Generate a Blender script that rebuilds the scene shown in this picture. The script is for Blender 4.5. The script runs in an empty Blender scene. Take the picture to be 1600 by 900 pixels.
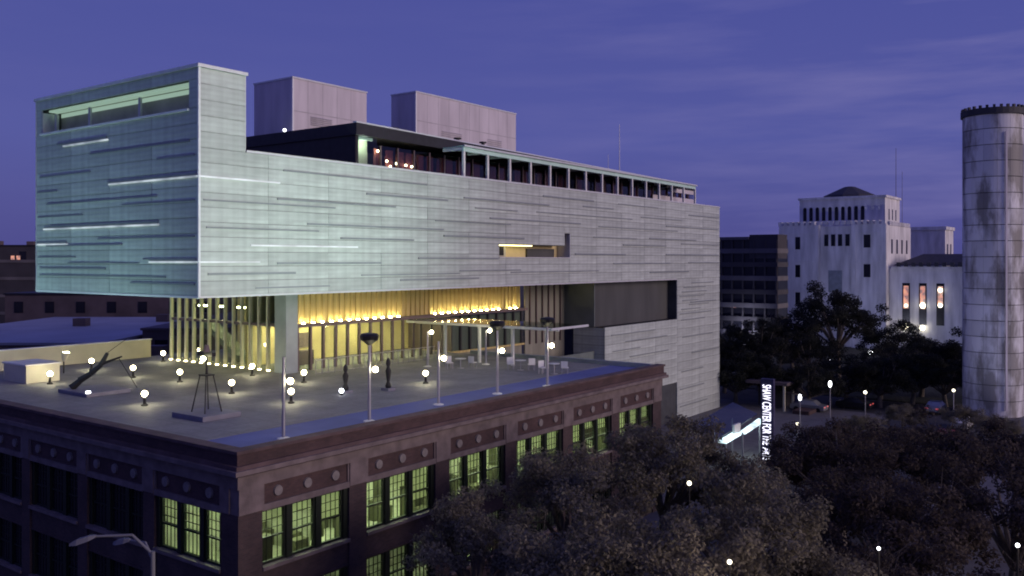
import bpy, math, random
import numpy as np
from mathutils import Vector, Matrix
R = math.radians
SC = bpy.context.scene
COL = SC.collection
random.seed(7)

# ------------------------------------------------------------------ camera, sky, sun, exposure
cam_d = bpy.data.cameras.new('camera'); cam = bpy.data.objects.new('camera', cam_d); COL.objects.link(cam)
cam.location = (0, 0, 19.0); cam.rotation_euler = (R(90), 0, 0)
cam_d.sensor_fit = 'HORIZONTAL'; cam_d.sensor_width = 36.0; cam_d.lens = 36.0 * 1391 / 1600
cam_d.shift_y = -43.0 / 1600
cam_d.clip_start = 0.5; cam_d.clip_end = 6000
SC.camera = cam

SUN_EL, SUN_AZ_VEC = R(13), Vector((0.89, -0.455, 0)).normalized()
w = bpy.data.worlds.new("World"); SC.world = w; w.use_nodes = True
nt = w.node_tree; nt.nodes.clear()
def wn(t, **k):
    n = nt.nodes.new(t)
    for a, b in k.items(): setattr(n, a, b)
    return n
out = wn('ShaderNodeOutputWorld'); bg = wn('ShaderNodeBackground'); tc = wn('ShaderNodeTexCoord')
sky = wn('ShaderNodeTexSky', sky_type='NISHITA', sun_disc=False, sun_elevation=R(1.5))
sky.sun_rotation = math.atan2(SUN_AZ_VEC.x, SUN_AZ_VEC.y)
sep = wn('ShaderNodeSeparateXYZ'); ramp = wn('ShaderNodeValToRGB')
ramp.color_ramp.elements[0].position = 0.0; ramp.color_ramp.elements[0].color = (0.070, 0.071, 0.255, 1)
ramp.color_ramp.elements[1].position = 0.42; ramp.color_ramp.elements[1].color = (0.055, 0.066, 0.300, 1)
e = ramp.color_ramp.elements.new(0.13); e.color = (0.084, 0.095, 0.340, 1)
nt.links.new(tc.outputs['Generated'], sep.inputs[0]); nt.links.new(sep.outputs['Z'], ramp.inputs[0])
# thin streaky cloud
mp = wn('ShaderNodeMapping'); mp.inputs['Scale'].default_value = (1.6, 1.6, 13.0); mp.inputs['Location'].default_value = (0.35, 0.0, 0.8)
nz = wn('ShaderNodeTexNoise'); nz.inputs['Scale'].default_value = 2.6; nz.inputs['Detail'].default_value = 7; nz.inputs['Roughness'].default_value = 0.55
nt.links.new(tc.outputs['Generated'], mp.inputs[0]); nt.links.new(mp.outputs[0], nz.inputs['Vector'])
cr = wn('ShaderNodeValToRGB'); cr.color_ramp.elements[0].position = 0.43; cr.color_ramp.elements[1].position = 0.78
nt.links.new(nz.outputs['Fac'], cr.inputs[0])
xr = wn('ShaderNodeMapRange'); xr.inputs['From Min'].default_value = -0.1; xr.inputs['From Max'].default_value = 0.45
xr.inputs['To Min'].default_value = 0.06; xr.inputs['To Max'].default_value = 0.85
nt.links.new(sep.outputs['X'], xr.inputs['Value'])
ml = wn('ShaderNodeMath', operation='MULTIPLY'); nt.links.new(cr.outputs[0], ml.inputs[0]); nt.links.new(xr.outputs[0], ml.inputs[1])
mix = wn('ShaderNodeMixRGB'); mix.inputs['Color2'].default_value = (0.170, 0.160, 0.400, 1)
nt.links.new(ml.outputs[0], mix.inputs['Fac']); nt.links.new(ramp.outputs[0], mix.inputs['Color1'])
sm = wn('ShaderNodeVectorMath', operation='SCALE'); sm.inputs['Scale'].default_value = 0.006
nt.links.new(sky.outputs[0], sm.inputs[0])
ad = wn('ShaderNodeVectorMath', operation='ADD'); nt.links.new(mix.outputs[0], ad.inputs[0]); nt.links.new(sm.outputs[0], ad.inputs[1])
nt.links.new(ad.outputs[0], bg.inputs['Color']); bg.inputs['Strength'].default_value = 1.0
nt.links.new(bg.outputs[0], out.inputs['Surface'])

sd = bpy.data.lights.new('afterglow_sun', 'SUN'); sun = bpy.data.objects.new('afterglow_sun', sd); COL.objects.link(sun)
sd.energy = 1.5; sd.angle = R(30); sd.color = (1.0, 0.79, 0.74)
sv = SUN_AZ_VEC * math.cos(SUN_EL) + Vector((0, 0, math.sin(SUN_EL)))
sun.rotation_euler = (-sv).to_track_quat('-Z', 'Y').to_euler(); sun.location = (60, -40, 60)

SC.view_settings.view_transform = 'Standard'; SC.view_settings.look = 'None'
SC.view_settings.exposure = 0.0; SC.view_settings.gamma = 1.0
try: SC.view_settings.use_curve_mapping = False
except Exception: pass
SC.cycles.use_denoising = True
SC.cycles.filter_width = 1.9
SC.cycles.max_bounces = 5; SC.cycles.diffuse_bounces = 3; SC.cycles.glossy_bounces = 3
SC.cycles.transparent_max_bounces = 12; SC.cycles.sample_clamp_indirect = 4.0
SC.cycles.caustics_reflective = False; SC.cycles.caustics_refractive = False

# ------------------------------------------------------------------ site frame: a runs along the right hand street, b along the left hand one
P0 = Vector((-11.38, 37.0, 0)); CC, SS = 0.595, 0.804
n_ = math.hypot(CC, SS); CC /= n_; SS /= n_
ROT = math.atan2(SS, CC)
def W(a, b, z=0.0): return Vector((P0.x + a*CC - b*SS, P0.y + a*SS + b*CC, z))

# ------------------------------------------------------------------ materials
def nodes(name):
    m = bpy.data.materials.new(name); m.use_nodes = True
    t = m.node_tree; p = t.nodes['Principled BSDF']
    return m, t, p
def mat(name, col, rough=0.7, var=0.18, scale=1.2, bump=0.0, bscale=20.0, metal=0.0, orand=0.0, spec=0.4, stretch=(1, 1, 1)):
    m, t, p = nodes(name)
    p.inputs['Roughness'].default_value = rough; p.inputs['Metallic'].default_value = metal
    p.inputs['Specular IOR Level'].default_value = spec
    co = t.nodes.new('ShaderNodeTexCoord'); mpg = t.nodes.new('ShaderNodeMapping'); mpg.inputs['Scale'].default_value = stretch
    t.links.new(co.outputs['Object'], mpg.inputs[0])
    nz = t.nodes.new('ShaderNodeTexNoise'); nz.inputs['Scale'].default_value = scale; nz.inputs['Detail'].default_value = 6
    t.links.new(mpg.outputs[0], nz.inputs['Vector'])
    mr = t.nodes.new('ShaderNodeMapRange'); mr.inputs['From Min'].default_value = 0.3; mr.inputs['From Max'].default_value = 0.7
    mr.inputs['To Min'].default_value = 1 - var; mr.inputs['To Max'].default_value = 1 + var
    t.links.new(nz.outputs['Fac'], mr.inputs['Value'])
    fac = mr.outputs[0]
    if orand:
        oi = t.nodes.new('ShaderNodeObjectInfo'); m2 = t.nodes.new('ShaderNodeMapRange')
        m2.inputs['To Min'].default_value = 1 - orand; m2.inputs['To Max'].default_value = 1 + orand
        t.links.new(oi.outputs['Random'], m2.inputs['Value'])
        mu = t.nodes.new('ShaderNodeMath'); mu.operation = 'MULTIPLY'
        t.links.new(fac, mu.inputs[0]); t.links.new(m2.outputs[0], mu.inputs[1]); fac = mu.outputs[0]
    vm = t.nodes.new('ShaderNodeVectorMath'); vm.operation = 'SCALE'; vm.inputs[0].default_value = col[:3]
    t.links.new(fac, vm.inputs['Scale']); t.links.new(vm.outputs[0], p.inputs['Base Color'])
    if bump:
        nb = t.nodes.new('ShaderNodeTexNoise'); nb.inputs['Scale'].default_value = bscale; nb.inputs['Detail'].default_value = 4
        t.links.new(co.outputs['Object'], nb.inputs['Vector'])
        bp = t.nodes.new('ShaderNodeBump'); bp.inputs['Strength'].default_value = bump; bp.inputs['Distance'].default_value = 0.05
        t.links.new(nb.outputs['Fac'], bp.inputs['Height']); t.links.new(bp.outputs[0], p.inputs['Normal'])
    return m
def emit(name, col, s, var=0.0, scale=3.0):
    m, t, p = nodes(name)
    p.inputs['Base Color'].default_value = (0.5, 0.5, 0.5, 1)
    p.inputs['Emission Color'].default_value = (*col, 1); p.inputs['Emission Strength'].default_value = s
    if var:
        co = t.nodes.new('ShaderNodeTexCoord'); nz = t.nodes.new('ShaderNodeTexNoise'); nz.inputs['Scale'].default_value = scale
        t.links.new(co.outputs['Object'], nz.inputs['Vector'])
        mr = t.nodes.new('ShaderNodeMapRange'); mr.inputs['From Min'].default_value = 0.35; mr.inputs['From Max'].default_value = 0.65
        mr.inputs['To Min'].default_value = s*(1-var); mr.inputs['To Max'].default_value = s*(1+var)
        t.links.new(nz.outputs['Fac'], mr.inputs['Value']); t.links.new(mr.outputs[0], p.inputs['Emission Strength'])
    return m
def glass(name, tint=(0.8, 0.86, 0.84), refl=0.03, rough=0.03):
    m = bpy.data.materials.new(name); m.use_nodes = True; t = m.node_tree; t.nodes.clear()
    o = t.nodes.new('ShaderNodeOutputMaterial'); tr = t.nodes.new('ShaderNodeBsdfTransparent'); gl = t.nodes.new('ShaderNodeBsdfGlossy')
    tr.inputs[0].default_value = (*tint, 1); gl.inputs['Roughness'].default_value = rough
    mx = t.nodes.new('ShaderNodeMixShader'); fr = t.nodes.new('ShaderNodeFresnel'); fr.inputs[0].default_value = 1.5
    mr = t.nodes.new('ShaderNodeMath'); mr.operation = 'ADD'; mr.inputs[1].default_value = refl; mr.use_clamp = True
    ge = t.nodes.new('ShaderNodeNewGeometry'); iv = t.nodes.new('ShaderNodeMath'); iv.operation = 'SUBTRACT'; iv.inputs[0].default_value = 1.0
    t.links.new(ge.outputs['Backfacing'], iv.inputs[1]); mf = t.nodes.new('ShaderNodeMath'); mf.operation = 'MULTIPLY'
    t.links.new(fr.outputs[0], mr.inputs[0]); t.links.new(mr.outputs[0], mf.inputs[0]); t.links.new(iv.outputs[0], mf.inputs[1]); t.links.new(mf.outputs[0], mx.inputs[0])
    t.links.new(tr.outputs[0], mx.inputs[1]); t.links.new(gl.outputs[0], mx.inputs[2]); t.links.new(mx.outputs[0], o.inputs[0])
    return m
def channel_glass():
    # cast glass planks over metal: greenish grey, fine upright ribs, a course line pattern, per-plank variation
    m, t, p = nodes('channel_glass')
    p.inputs['Roughness'].default_value = 0.38; p.inputs['Specular IOR Level'].default_value = 0.45
    co = t.nodes.new('ShaderNodeTexCoord'); oi = t.nodes.new('ShaderNodeObjectInfo'); ge = t.nodes.new('ShaderNodeNewGeometry')
    def wave(direction, scale, dist, prof='SIN'):
        wv = t.nodes.new('ShaderNodeTexWave'); wv.bands_direction = direction; wv.wave_profile = prof
        wv.inputs['Scale'].default_value = scale; wv.inputs['Distortion'].default_value = dist; wv.inputs['Detail'].default_value = 2
        t.links.new(co.outputs['Object'], wv.inputs['Vector']); return wv
    hz = wave('Z', 1.05, 0.12); dg = t.nodes.new('ShaderNodeTexWave'); dg.bands_direction = 'DIAGONAL'
    mp1 = t.nodes.new('ShaderNodeMapping'); mp1.inputs['Scale'].default_value = (1, 1, 0.0); t.links.new(co.outputs['Object'], mp1.inputs[0])
    dg.inputs['Scale'].default_value = 0.75; dg.inputs['Distortion'].default_value = 0.8; t.links.new(mp1.outputs[0], dg.inputs['Vector'])
    mp2 = t.nodes.new('ShaderNodeMapping'); mp2.inputs['Scale'].default_value = (0.35, 0.35, 2.2); t.links.new(co.outputs['Object'], mp2.inputs[0])
    nz = t.nodes.new('ShaderNodeTexNoise'); nz.inputs['Scale'].default_value = 1.0; nz.inputs['Detail'].default_value = 6; nz.inputs['Roughness'].default_value = 0.6
    t.links.new(mp2.outputs[0], nz.inputs['Vector'])
    mp3 = t.nodes.new('ShaderNodeMapping'); mp3.inputs['Scale'].default_value = (1.6, 1.6, 0.12); t.links.new(co.outputs['Object'], mp3.inputs[0])
    nv = t.nodes.new('ShaderNodeTexNoise'); nv.inputs['Scale'].default_value = 1.0; nv.inputs['Detail'].default_value = 5
    t.links.new(mp3.outputs[0], nv.inputs['Vector'])
    def lin(sock, lo, hi, a=0.0, b=1.0):
        r = t.nodes.new('ShaderNodeMapRange'); r.inputs['From Min'].default_value = a; r.inputs['From Max'].default_value = b
        r.inputs['To Min'].default_value = lo; r.inputs['To Max'].default_value = hi; t.links.new(sock, r.inputs['Value']); return r.outputs[0]
    def mul(x, y):
        q = t.nodes.new('ShaderNodeMath'); q.operation = 'MULTIPLY'; t.links.new(x, q.inputs[0]); t.links.new(y, q.inputs[1]); return q.outputs[0]
    f = mul(lin(hz.outputs['Fac'], 0.95, 1.02), lin(dg.outputs['Fac'], 0.975, 1.02))
    f = mul(f, lin(nz.outputs['Fac'], 0.84, 1.14, 0.3, 0.7)); f = mul(f, lin(nv.outputs['Fac'], 0.88, 1.1, 0.3, 0.7))
    f = mul(f, lin(oi.outputs['Random'], 0.90, 1.08))
    vm = t.nodes.new('ShaderNodeVectorMath'); vm.operation = 'SCALE'; vm.inputs[0].default_value = (0.505, 0.56, 0.52)
    t.links.new(f, vm.inputs['Scale']); t.links.new(vm.outputs[0], p.inputs['Base Color'])
    bp = t.nodes.new('ShaderNodeBump'); bp.inputs['Strength'].default_value = 0.25; bp.inputs['Distance'].default_value = 0.03
    t.links.new(hz.outputs['Fac'], bp.inputs['Height']); t.links.new(bp.outputs[0], p.inputs['Normal'])
    return m
def brick(name, c1, c2, mortar):
    m, t, p = nodes(name); p.inputs['Roughness'].default_value = 0.85
    co = t.nodes.new('ShaderNodeTexCoord'); sx = t.nodes.new('ShaderNodeSeparateXYZ'); t.links.new(co.outputs['Object'], sx.inputs[0])
    ad = t.nodes.new('ShaderNodeMath'); ad.operation = 'ADD'; t.links.new(sx.outputs[0], ad.inputs[0]); t.links.new(sx.outputs[1], ad.inputs[1])
    cb = t.nodes.new('ShaderNodeCombineXYZ'); t.links.new(ad.outputs[0], cb.inputs[0]); t.links.new(sx.outputs[2], cb.inputs[1])
    bt = t.nodes.new('ShaderNodeTexBrick'); bt.inputs['Scale'].default_value = 1.0; bt.inputs['Brick Width'].default_value = 0.24
    bt.inputs['Row Height'].default_value = 0.085; bt.inputs['Mortar Size'].default_value = 0.008
    bt.inputs['Color1'].default_value = (*c1, 1); bt.inputs['Color2'].default_value = (*c2, 1); bt.inputs['Mortar'].default_value = (*mortar, 1)
    t.links.new(cb.outputs[0], bt.inputs['Vector'])
    nz = t.nodes.new('ShaderNodeTexNoise'); nz.inputs['Scale'].default_value = 0.7; nz.inputs['Detail'].default_value = 7
    t.links.new(co.outputs['Object'], nz.inputs['Vector'])
    mr = t.nodes.new('ShaderNodeMapRange'); mr.inputs['From Min'].default_value = 0.3; mr.inputs['From Max'].default_value = 0.7
    mr.inputs['To Min'].default_value = 0.7; mr.inputs['To Max'].default_value = 1.25; t.links.new(nz.outputs['Fac'], mr.inputs['Value'])
    vm = t.nodes.new('ShaderNodeVectorMath'); vm.operation = 'SCALE'; t.links.new(bt.outputs['Color'], vm.inputs[0]); t.links.new(mr.outputs[0], vm.inputs['Scale'])
    t.links.new(vm.outputs[0], p.inputs['Base Color'])
    bp = t.nodes.new('ShaderNodeBump'); bp.inputs['Strength'].default_value = 0.3; bp.inputs['Distance'].default_value = 0.02
    t.links.new(bt.outputs['Fac'], bp.inputs['Height']); bp.invert = True; t.links.new(bp.outputs[0], p.inputs['Normal'])
    return m
def leaf_mat(name, c1, c2):
    m, t, p = nodes(name); p.inputs['Roughness'].default_value = 0.75; p.inputs['Specular IOR Level'].default_value = 0.15
    ge = t.nodes.new('ShaderNodeNewGeometry'); co = t.nodes.new('ShaderNodeTexCoord')
    nz = t.nodes.new('ShaderNodeTexNoise'); nz.inputs['Scale'].default_value = 0.9; nz.inputs['Detail'].default_value = 3
    t.links.new(co.outputs['Object'], nz.inputs['Vector'])
    ad = t.nodes.new('ShaderNodeMath'); ad.operation = 'MULTIPLY_ADD'; ad.inputs[1].default_value = 0.45
    t.links.new(ge.outputs['Random Per Island'], ad.inputs[0])
    mr = t.nodes.new('ShaderNodeMapRange'); mr.inputs['From Min'].default_value = 0.3; mr.inputs['From Max'].default_value = 0.7; mr.inputs['To Max'].default_value = 0.55
    t.links.new(nz.outputs['Fac'], mr.inputs['Value']); t.links.new(mr.outputs[0], ad.inputs[2])
    rp = t.nodes.new('ShaderNodeMixRGB'); rp.inputs['Color1'].default_value = (*c1, 1); rp.inputs['Color2'].default_value = (*c2, 1)
    t.links.new(ad.outputs[0], rp.inputs['Fac']); t.links.new(rp.outputs[0], p.inputs['Base Color'])
    tl = t.nodes.new('ShaderNodeBsdfTranslucent'); t.links.new(rp.outputs[0], tl.inputs[0]); mx = t.nodes.new('ShaderNodeMixShader'); mx.inputs[0].default_value = .42
    o = t.nodes['Material Output']; t.links.new(p.outputs[0], mx.inputs[1]); t.links.new(tl.outputs[0], mx.inputs[2]); t.links.new(mx.outputs[0], o.inputs[0])
    return m

M = {}
M['skin'] = channel_glass()
M['skin_core'] = mat('skin_core', (0.06, 0.065, 0.07))
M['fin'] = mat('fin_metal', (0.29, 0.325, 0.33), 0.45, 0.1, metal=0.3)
M['sill'] = mat('pale_sill', (0.80, 0.82, 0.82), 0.4, 0.05)
M['trim'] = mat('trim_metal', (0.68, 0.70, 0.70), 0.35, 0.08, metal=0.2)
M['dark'] = mat('dark_cladding', (0.018, 0.018, 0.024), 0.55, 0.25, 2.0)
M['recess'] = mat('recess_panel', (0.085, 0.088, 0.085), 0.5, 0.2, 0.6, stretch=(1, 1, 0.2))
M['recess_green'] = mat('recess_green_panel', (0.17, 0.20, 0.19), 0.4, 0.15, 0.6)
M['plant'] = mat('plant_room_metal', (0.60, 0.56, 0.60), 0.6, 0.14, 0.9, stretch=(1, 1, 0.18))
M['dun'] = mat('dun_wall', (0.25, 0.245, 0.20), 0.7, 0.15, 0.8, stretch=(2, 2, 0.2))
M['endwall'] = mat('pale_end_wall', (0.26, 0.29, 0.32), 0.6, 0.15)
M['verandah'] = mat('verandah_glass', (0.55, 0.78, 0.70), 0.3, 0.08)
M['loggia'] = mat('loggia_paint', (0.42, 0.40, 0.37), 0.7, 0.2, 0.6)
M['joint'] = mat('plant_joint', (0.42, 0.40, 0.43), 0.6)
M['white'] = mat('white_paint', (0.72, 0.73, 0.70), 0.5, 0.08)
M['cream'] = mat('cream_paint', (0.58, 0.56, 0.43), 0.6, 0.10, 0.7)
M['fin_cream'] = mat('fin_cream', (0.55, 0.54, 0.42), 0.5, 0.08)
M['column'] = mat('column_metal', (0.36, 0.42, 0.42), 0.4, 0.08)
M['mullion'] = mat('mullion_brown', (0.16, 0.12, 0.12), 0.5, 0.1)
M['maroon'] = mat('maroon_curtain', (0.34, 0.10, 0.10), 0.8, 0.2, 3, stretch=(4, 4, 0.3))
M['glass'] = glass('clear_glass')
M['glass_dark'] = glass('dark_glass', (0.62, 0.63, 0.66), 0.04, 0.06)
M['glass_green'] = glass('green_glass', (0.62, 0.80, 0.74), 0.16, 0.08)
M['deck'] = None
M['brick'] = brick('dark_brick', (0.075, 0.045, 0.043), (0.052, 0.033, 0.033), (0.06, 0.052, 0.052))
M['brick_red'] = brick('red_brick', (0.085, 0.046, 0.044), (0.062, 0.034, 0.034), (0.06, 0.047, 0.047))
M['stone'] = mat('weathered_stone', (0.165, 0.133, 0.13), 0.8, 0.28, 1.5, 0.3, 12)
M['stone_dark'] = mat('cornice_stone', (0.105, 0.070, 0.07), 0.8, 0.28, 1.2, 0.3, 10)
M['roundel'] = mat('roundel_stone', (0.21, 0.19, 0.18), 0.8, 0.2, 4)
M['frame'] = mat('black_window_frame', (0.010, 0.016, 0.010), 0.5, 0.1)
M['asphalt'] = mat('asphalt', (0.045, 0.045, 0.048), 0.85, 0.25, 0.6, 0.2, 30)
M['pave'] = mat('pavement', (0.14, 0.135, 0.13), 0.85, 0.2, 0.8, 0.2, 20)
M['ground'] = mat('ground_mat', (0.05, 0.05, 0.045), 0.9, 0.3, 0.15)
M['lawn'] = mat('lawn', (0.022, 0.028, 0.018), 0.95, 0.35, 0.6, 0.4, 25)
M['paint'] = mat('road_paint', (0.6, 0.6, 0.55), 0.7, 0.2, 3)
M['bark'] = mat('bark', (0.15, 0.13, 0.11), 0.9, 0.3, 4, 0.5, 12)
M['pole'] = mat('pole_metal', (0.34, 0.34, 0.38), 0.4, 0.1, metal=0.4)
M['lamp_grey'] = mat('lamp_post_grey', (0.17, 0.17, 0.18), 0.6, 0.15)
M['black'] = mat('black_metal', (0.012, 0.012, 0.014), 0.5, 0.1)
M['concrete'] = mat('concrete', (0.30, 0.29, 0.28), 0.8, 0.2, 2, 0.2, 15)
M['plinth'] = mat('plinth_paint', (0.20, 0.20, 0.24), 0.6, 0.12)
M['ivory'] = mat('ivory_stone', (0.66, 0.65, 0.66), 0.8, 0.28, 0.45, stretch=(1.6, 1.6, 0.3))
M['slate'] = mat('slate_roof', (0.045, 0.045, 0.055), 0.7, 0.2, 1)
M['roofblue'] = mat('roof_membrane', (0.34, 0.34, 0.37), 0.5, 0.15, 0.15)
M['deadwin'] = mat('unlit_window', (0.012, 0.012, 0.018), 0.25, 0.1)
M['office'] = mat('office_wall', (0.055, 0.05, 0.055), 0.7, 0.2, 0.3)
M['office_band'] = mat('office_band', (0.13, 0.12, 0.125), 0.7, 0.2, 0.3)
M['shed'] = mat('shed_wall', (0.11, 0.085, 0.09), 0.8, 0.25, 0.3)
M['leaf_brown'] = leaf_mat('leaf_brown', (0.095, 0.090, 0.068), (0.30, 0.27, 0.195))
M['leaf_dark'] = leaf_mat('leaf_dark', (0.045, 0.038, 0.034), (0.125, 0.10, 0.085))
M['leaf_green'] = leaf_mat('leaf_green', (0.020, 0.024, 0.019), (0.052, 0.055, 0.045))
M['globe'] = emit('lamp_globe', (1.0, 0.94, 0.55), 34.0)
def globe_mat(name, core, limb, s_):
    m, t, p = nodes(name); p.inputs['Base Color'].default_value = (.8, .8, .75, 1); p.inputs['Roughness'].default_value = .5
    lw = t.nodes.new('ShaderNodeLayerWeight'); lw.inputs[0].default_value = .5
    mx = t.nodes.new('ShaderNodeMixRGB'); mx.inputs[1].default_value = (*core, 1); mx.inputs[2].default_value = (*limb, 1); t.links.new(lw.outputs['Facing'], mx.inputs[0])
    t.links.new(mx.outputs[0], p.inputs['Emission Color']); p.inputs['Emission Strength'].default_value = s_; return m
M['globe_frost'] = globe_mat('frosted_globe', (1.0, .93, .60), (.20, .13, .04), 88.0)
M['globe_far'] = emit('lamp_globe_far', (1.0, 0.92, 0.68), 5.0)
M['ledge_glow'] = emit('painted_ledge_glow', (0.80, 0.90, 0.93), 0.42, 0.5, 0.5)  # emission stands for light caught by pale ledges
M['globe_cold'] = emit('lamp_globe_cold', (0.92, 0.95, 1.0), 7.0)
M['spark'] = emit('uplight_lens', (1.0, 0.85, 0.42), 110.0)
M['tube_green'] = emit('office_tube', (0.93, 1.0, 0.58), 46.0)
M['tube_warm'] = emit('gallery_tube', (1.0, 0.87, 0.46), 62.0)
M['slot_tube'] = emit('slot_tube', (1.0, 0.86, 0.36), 5.0)
M['slotlight'] = emit('slot_light', (0.46, 0.68, 0.52), 0.48)
M['teal_lit'] = emit('canopy_light', (0.70, 0.94, 0.98), 1.3, 0.5, 0.8)
M['sign_letter'] = emit('sign_letters', (0.88, 0.86, 1.0), 2.2)
M['flood_lens'] = emit('flood_lens', (0.85, 1.0, 0.97), 5.0)
M['warmwin'] = emit('warm_window', (1.0, 0.36, 0.14), 0.5, 0.8, 1.2)
M['signface'] = mat('sign_panel', (0.05, 0.045, 0.11), 0.5)
M['green_room'] = mat('office_wall_paint', (0.50, 0.51, 0.40), 0.8, 0.4, 0.9)
M['room_dark'] = mat('office_furniture', (0.10, 0.10, 0.06), 0.8, 0.2)
M['gallery'] = mat('gallery_wall', (0.70, 0.58, 0.30), 0.8, 0.12, 0.6)
M['wood'] = mat('wood_screen', (0.58, 0.46, 0.19), 0.6, 0.2, 1.5, stretch=(3, 3, 0.3))

def deck_mat():
    m, t, p = nodes('roof_deck'); p.inputs['Roughness'].default_value = 0.75
    co = t.nodes.new('ShaderNodeTexCoord')
    nz = t.nodes.new('ShaderNodeTexNoise'); nz.inputs['Scale'].default_value = 0.45; nz.inputs['Detail'].default_value = 8; nz.inputs['Roughness'].default_value = 0.65
    t.links.new(co.outputs['Object'], nz.inputs['Vector'])
    n2 = t.nodes.new('ShaderNodeTexNoise'); n2.inputs['Scale'].default_value = 5; n2.inputs['Detail'].default_value = 5
    t.links.new(co.outputs['Object'], n2.inputs['Vector'])
    rp = t.nodes.new('ShaderNodeValToRGB'); rp.color_ramp.elements[0].position = 0.32; rp.color_ramp.elements[0].color = (0.165, 0.165, 0.165, 1)
    rp.color_ramp.elements[1].position = 0.7; rp.color_ramp.elements[1].color = (0.31, 0.31, 0.30, 1)
    mx = t.nodes.new('ShaderNodeMath'); mx.operation = 'MULTIPLY_ADD'; mx.inputs[1].default_value = 0.35
    t.links.new(n2.outputs['Fac'], mx.inputs[0]); sb = t.nodes.new('ShaderNodeMath'); sb.operation = 'MULTIPLY'; sb.inputs[1].default_value = 0.65
    t.links.new(nz.outputs['Fac'], sb.inputs[0]); t.links.new(sb.outputs[0], mx.inputs[2]); t.links.new(mx.outputs[0], rp.inputs[0])
    bt = t.nodes.new('ShaderNodeTexBrick'); bt.inputs['Scale'].default_value = 1.0; bt.inputs['Brick Width'].default_value = 1.5; bt.inputs['Row Height'].default_value = 1.5; bt.offset = 0
    bt.inputs['Mortar Size'].default_value = .02; bt.inputs['Color1'].default_value = (1, 1, 1, 1); bt.inputs['Color2'].default_value = (.90, .90, .92, 1); bt.inputs['Mortar'].default_value = (.62, .62, .62, 1)
    t.links.new(co.outputs['Object'], bt.inputs['Vector']); mm = t.nodes.new('ShaderNodeMixRGB'); mm.blend_type = 'MULTIPLY'; mm.inputs[0].default_value = 1
    t.links.new(rp.outputs[0], mm.inputs[1]); t.links.new(bt.outputs['Color'], mm.inputs[2]); t.links.new(mm.outputs[0], p.inputs['Base Color'])
    return m
M['deck'] = deck_mat()
M['strip'] = mat('deck_edge_strip', (0.115, 0.14, 0.34), 0.7, 0.15, 0.6)

# ------------------------------------------------------------------ mesh helpers
class MB:
    def __init__(s, o=(0, 0, 0)): s.v = []; s.f = []; s.o = o; s.sm = False
    def _add(s, vs, fs):
        k = len(s.v); s.v += [(x - s.o[0], y - s.o[1], z - s.o[2]) for x, y, z in vs]; s.f += [tuple(i + k for i in f) for f in fs]; return s
    def box(s, x0, x1, y0, y1, z0, z1):
        if x0 > x1: x0, x1 = x1, x0
        if y0 > y1: y0, y1 = y1, y0
        if z0 > z1: z0, z1 = z1, z0
        return s._add([(x0,y0,z0),(x1,y0,z0),(x1,y1,z0),(x0,y1,z0),(x0,y0,z1),(x1,y0,z1),(x1,y1,z1),(x0,y1,z1)],
               [(0,3,2,1),(4,5,6,7),(0,1,5,4),(1,2,6,5),(2,3,7,6),(3,0,4,7)])
    def hexa(s, b4, t4):
        return s._add(list(b4)+list(t4), [(3,2,1,0),(4,5,6,7),(0,1,5,4),(1,2,6,5),(2,3,7,6),(3,0,4,7)])
    def tube(s, p, q, r0, r1=None, n=8, cap=True):
        r1 = r0 if r1 is None else r1
        p, q = Vector(p), Vector(q); d = (q-p).normalized()
        u = d.cross(Vector((0,0,1))) if abs(d.z) < .95 else d.cross(Vector((1,0,0))); u.normalize(); v = d.cross(u)
        vs = []
        for c, r in ((p, r0), (q, r1)):
            for i in range(n):
                t = 2*math.pi*i/n; vs.append(tuple(c + u*math.cos(t)*r + v*math.sin(t)*r))
        fs = [(i, (i+1) % n, n+(i+1) % n, n+i) for i in range(n)]
        if cap: fs += [tuple(range(n-1, -1, -1)), tuple(range(n, 2*n))]
        return s._add(vs, fs)
    def ball(s, c, r, n=12, m=8, sz=1.0):
        vs = [(c[0], c[1], c[2]-r*sz)]
        for j in range(1, m):
            th = math.pi*j/m - math.pi/2
            for i in range(n):
                t = 2*math.pi*i/n; vs.append((c[0]+r*math.cos(th)*math.cos(t), c[1]+r*math.cos(th)*math.sin(t), c[2]+r*sz*math.sin(th)))
        vs.append((c[0], c[1], c[2]+r*sz)); fs = []
        for i in range(n): fs.append((0, 1+(i+1) % n, 1+i))
        for j in range(m-2):
            for i in range(n):
                a = 1+j*n+i; b = 1+j*n+(i+1) % n; fs.append((a, b, b+n, a+n))
        L = len(vs)-1; k = 1+(m-2)*n
        for i in range(n): fs.append((k+i, k+(i+1) % n, L))
        return s._add(vs, fs)
    def lathe(s, prof, n=16, c=(0, 0, 0)):
        vs = []; 
        for r, z in prof:
            for i in range(n):
                t = 2*math.pi*i/n; vs.append((c[0]+r*math.cos(t), c[1]+r*math.sin(t), c[2]+z))
        fs = []
        for j in range(len(prof)-1):
            for i in range(n): fs.append((j*n+i, j*n+(i+1) % n, (j+1)*n+(i+1) % n, (j+1)*n+i))
        fs += [tuple(range(n-1, -1, -1)), tuple(range((len(prof)-1)*n, len(prof)*n))]
        return s._add(vs, fs)
    def build(s, name, m, parent=None, smooth=False, bevel=0.0, loc=None):
        me = bpy.data.meshes.new(name); me.from_pydata(s.v, [], s.f); me.materials.append(m)
        if smooth: me.polygons.foreach_set('use_smooth', [True]*len(me.polygons))
        me.update()
        o = bpy.data.objects.new(name, me); COL.objects.link(o)
        if parent: o.parent = parent
        if loc is not None: o.location = loc
        if bevel:
            b = o.modifiers.new('bevel', 'BEVEL'); b.width = bevel; b.segments = 2; b.limit_method = 'ANGLE'
        return o
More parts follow.
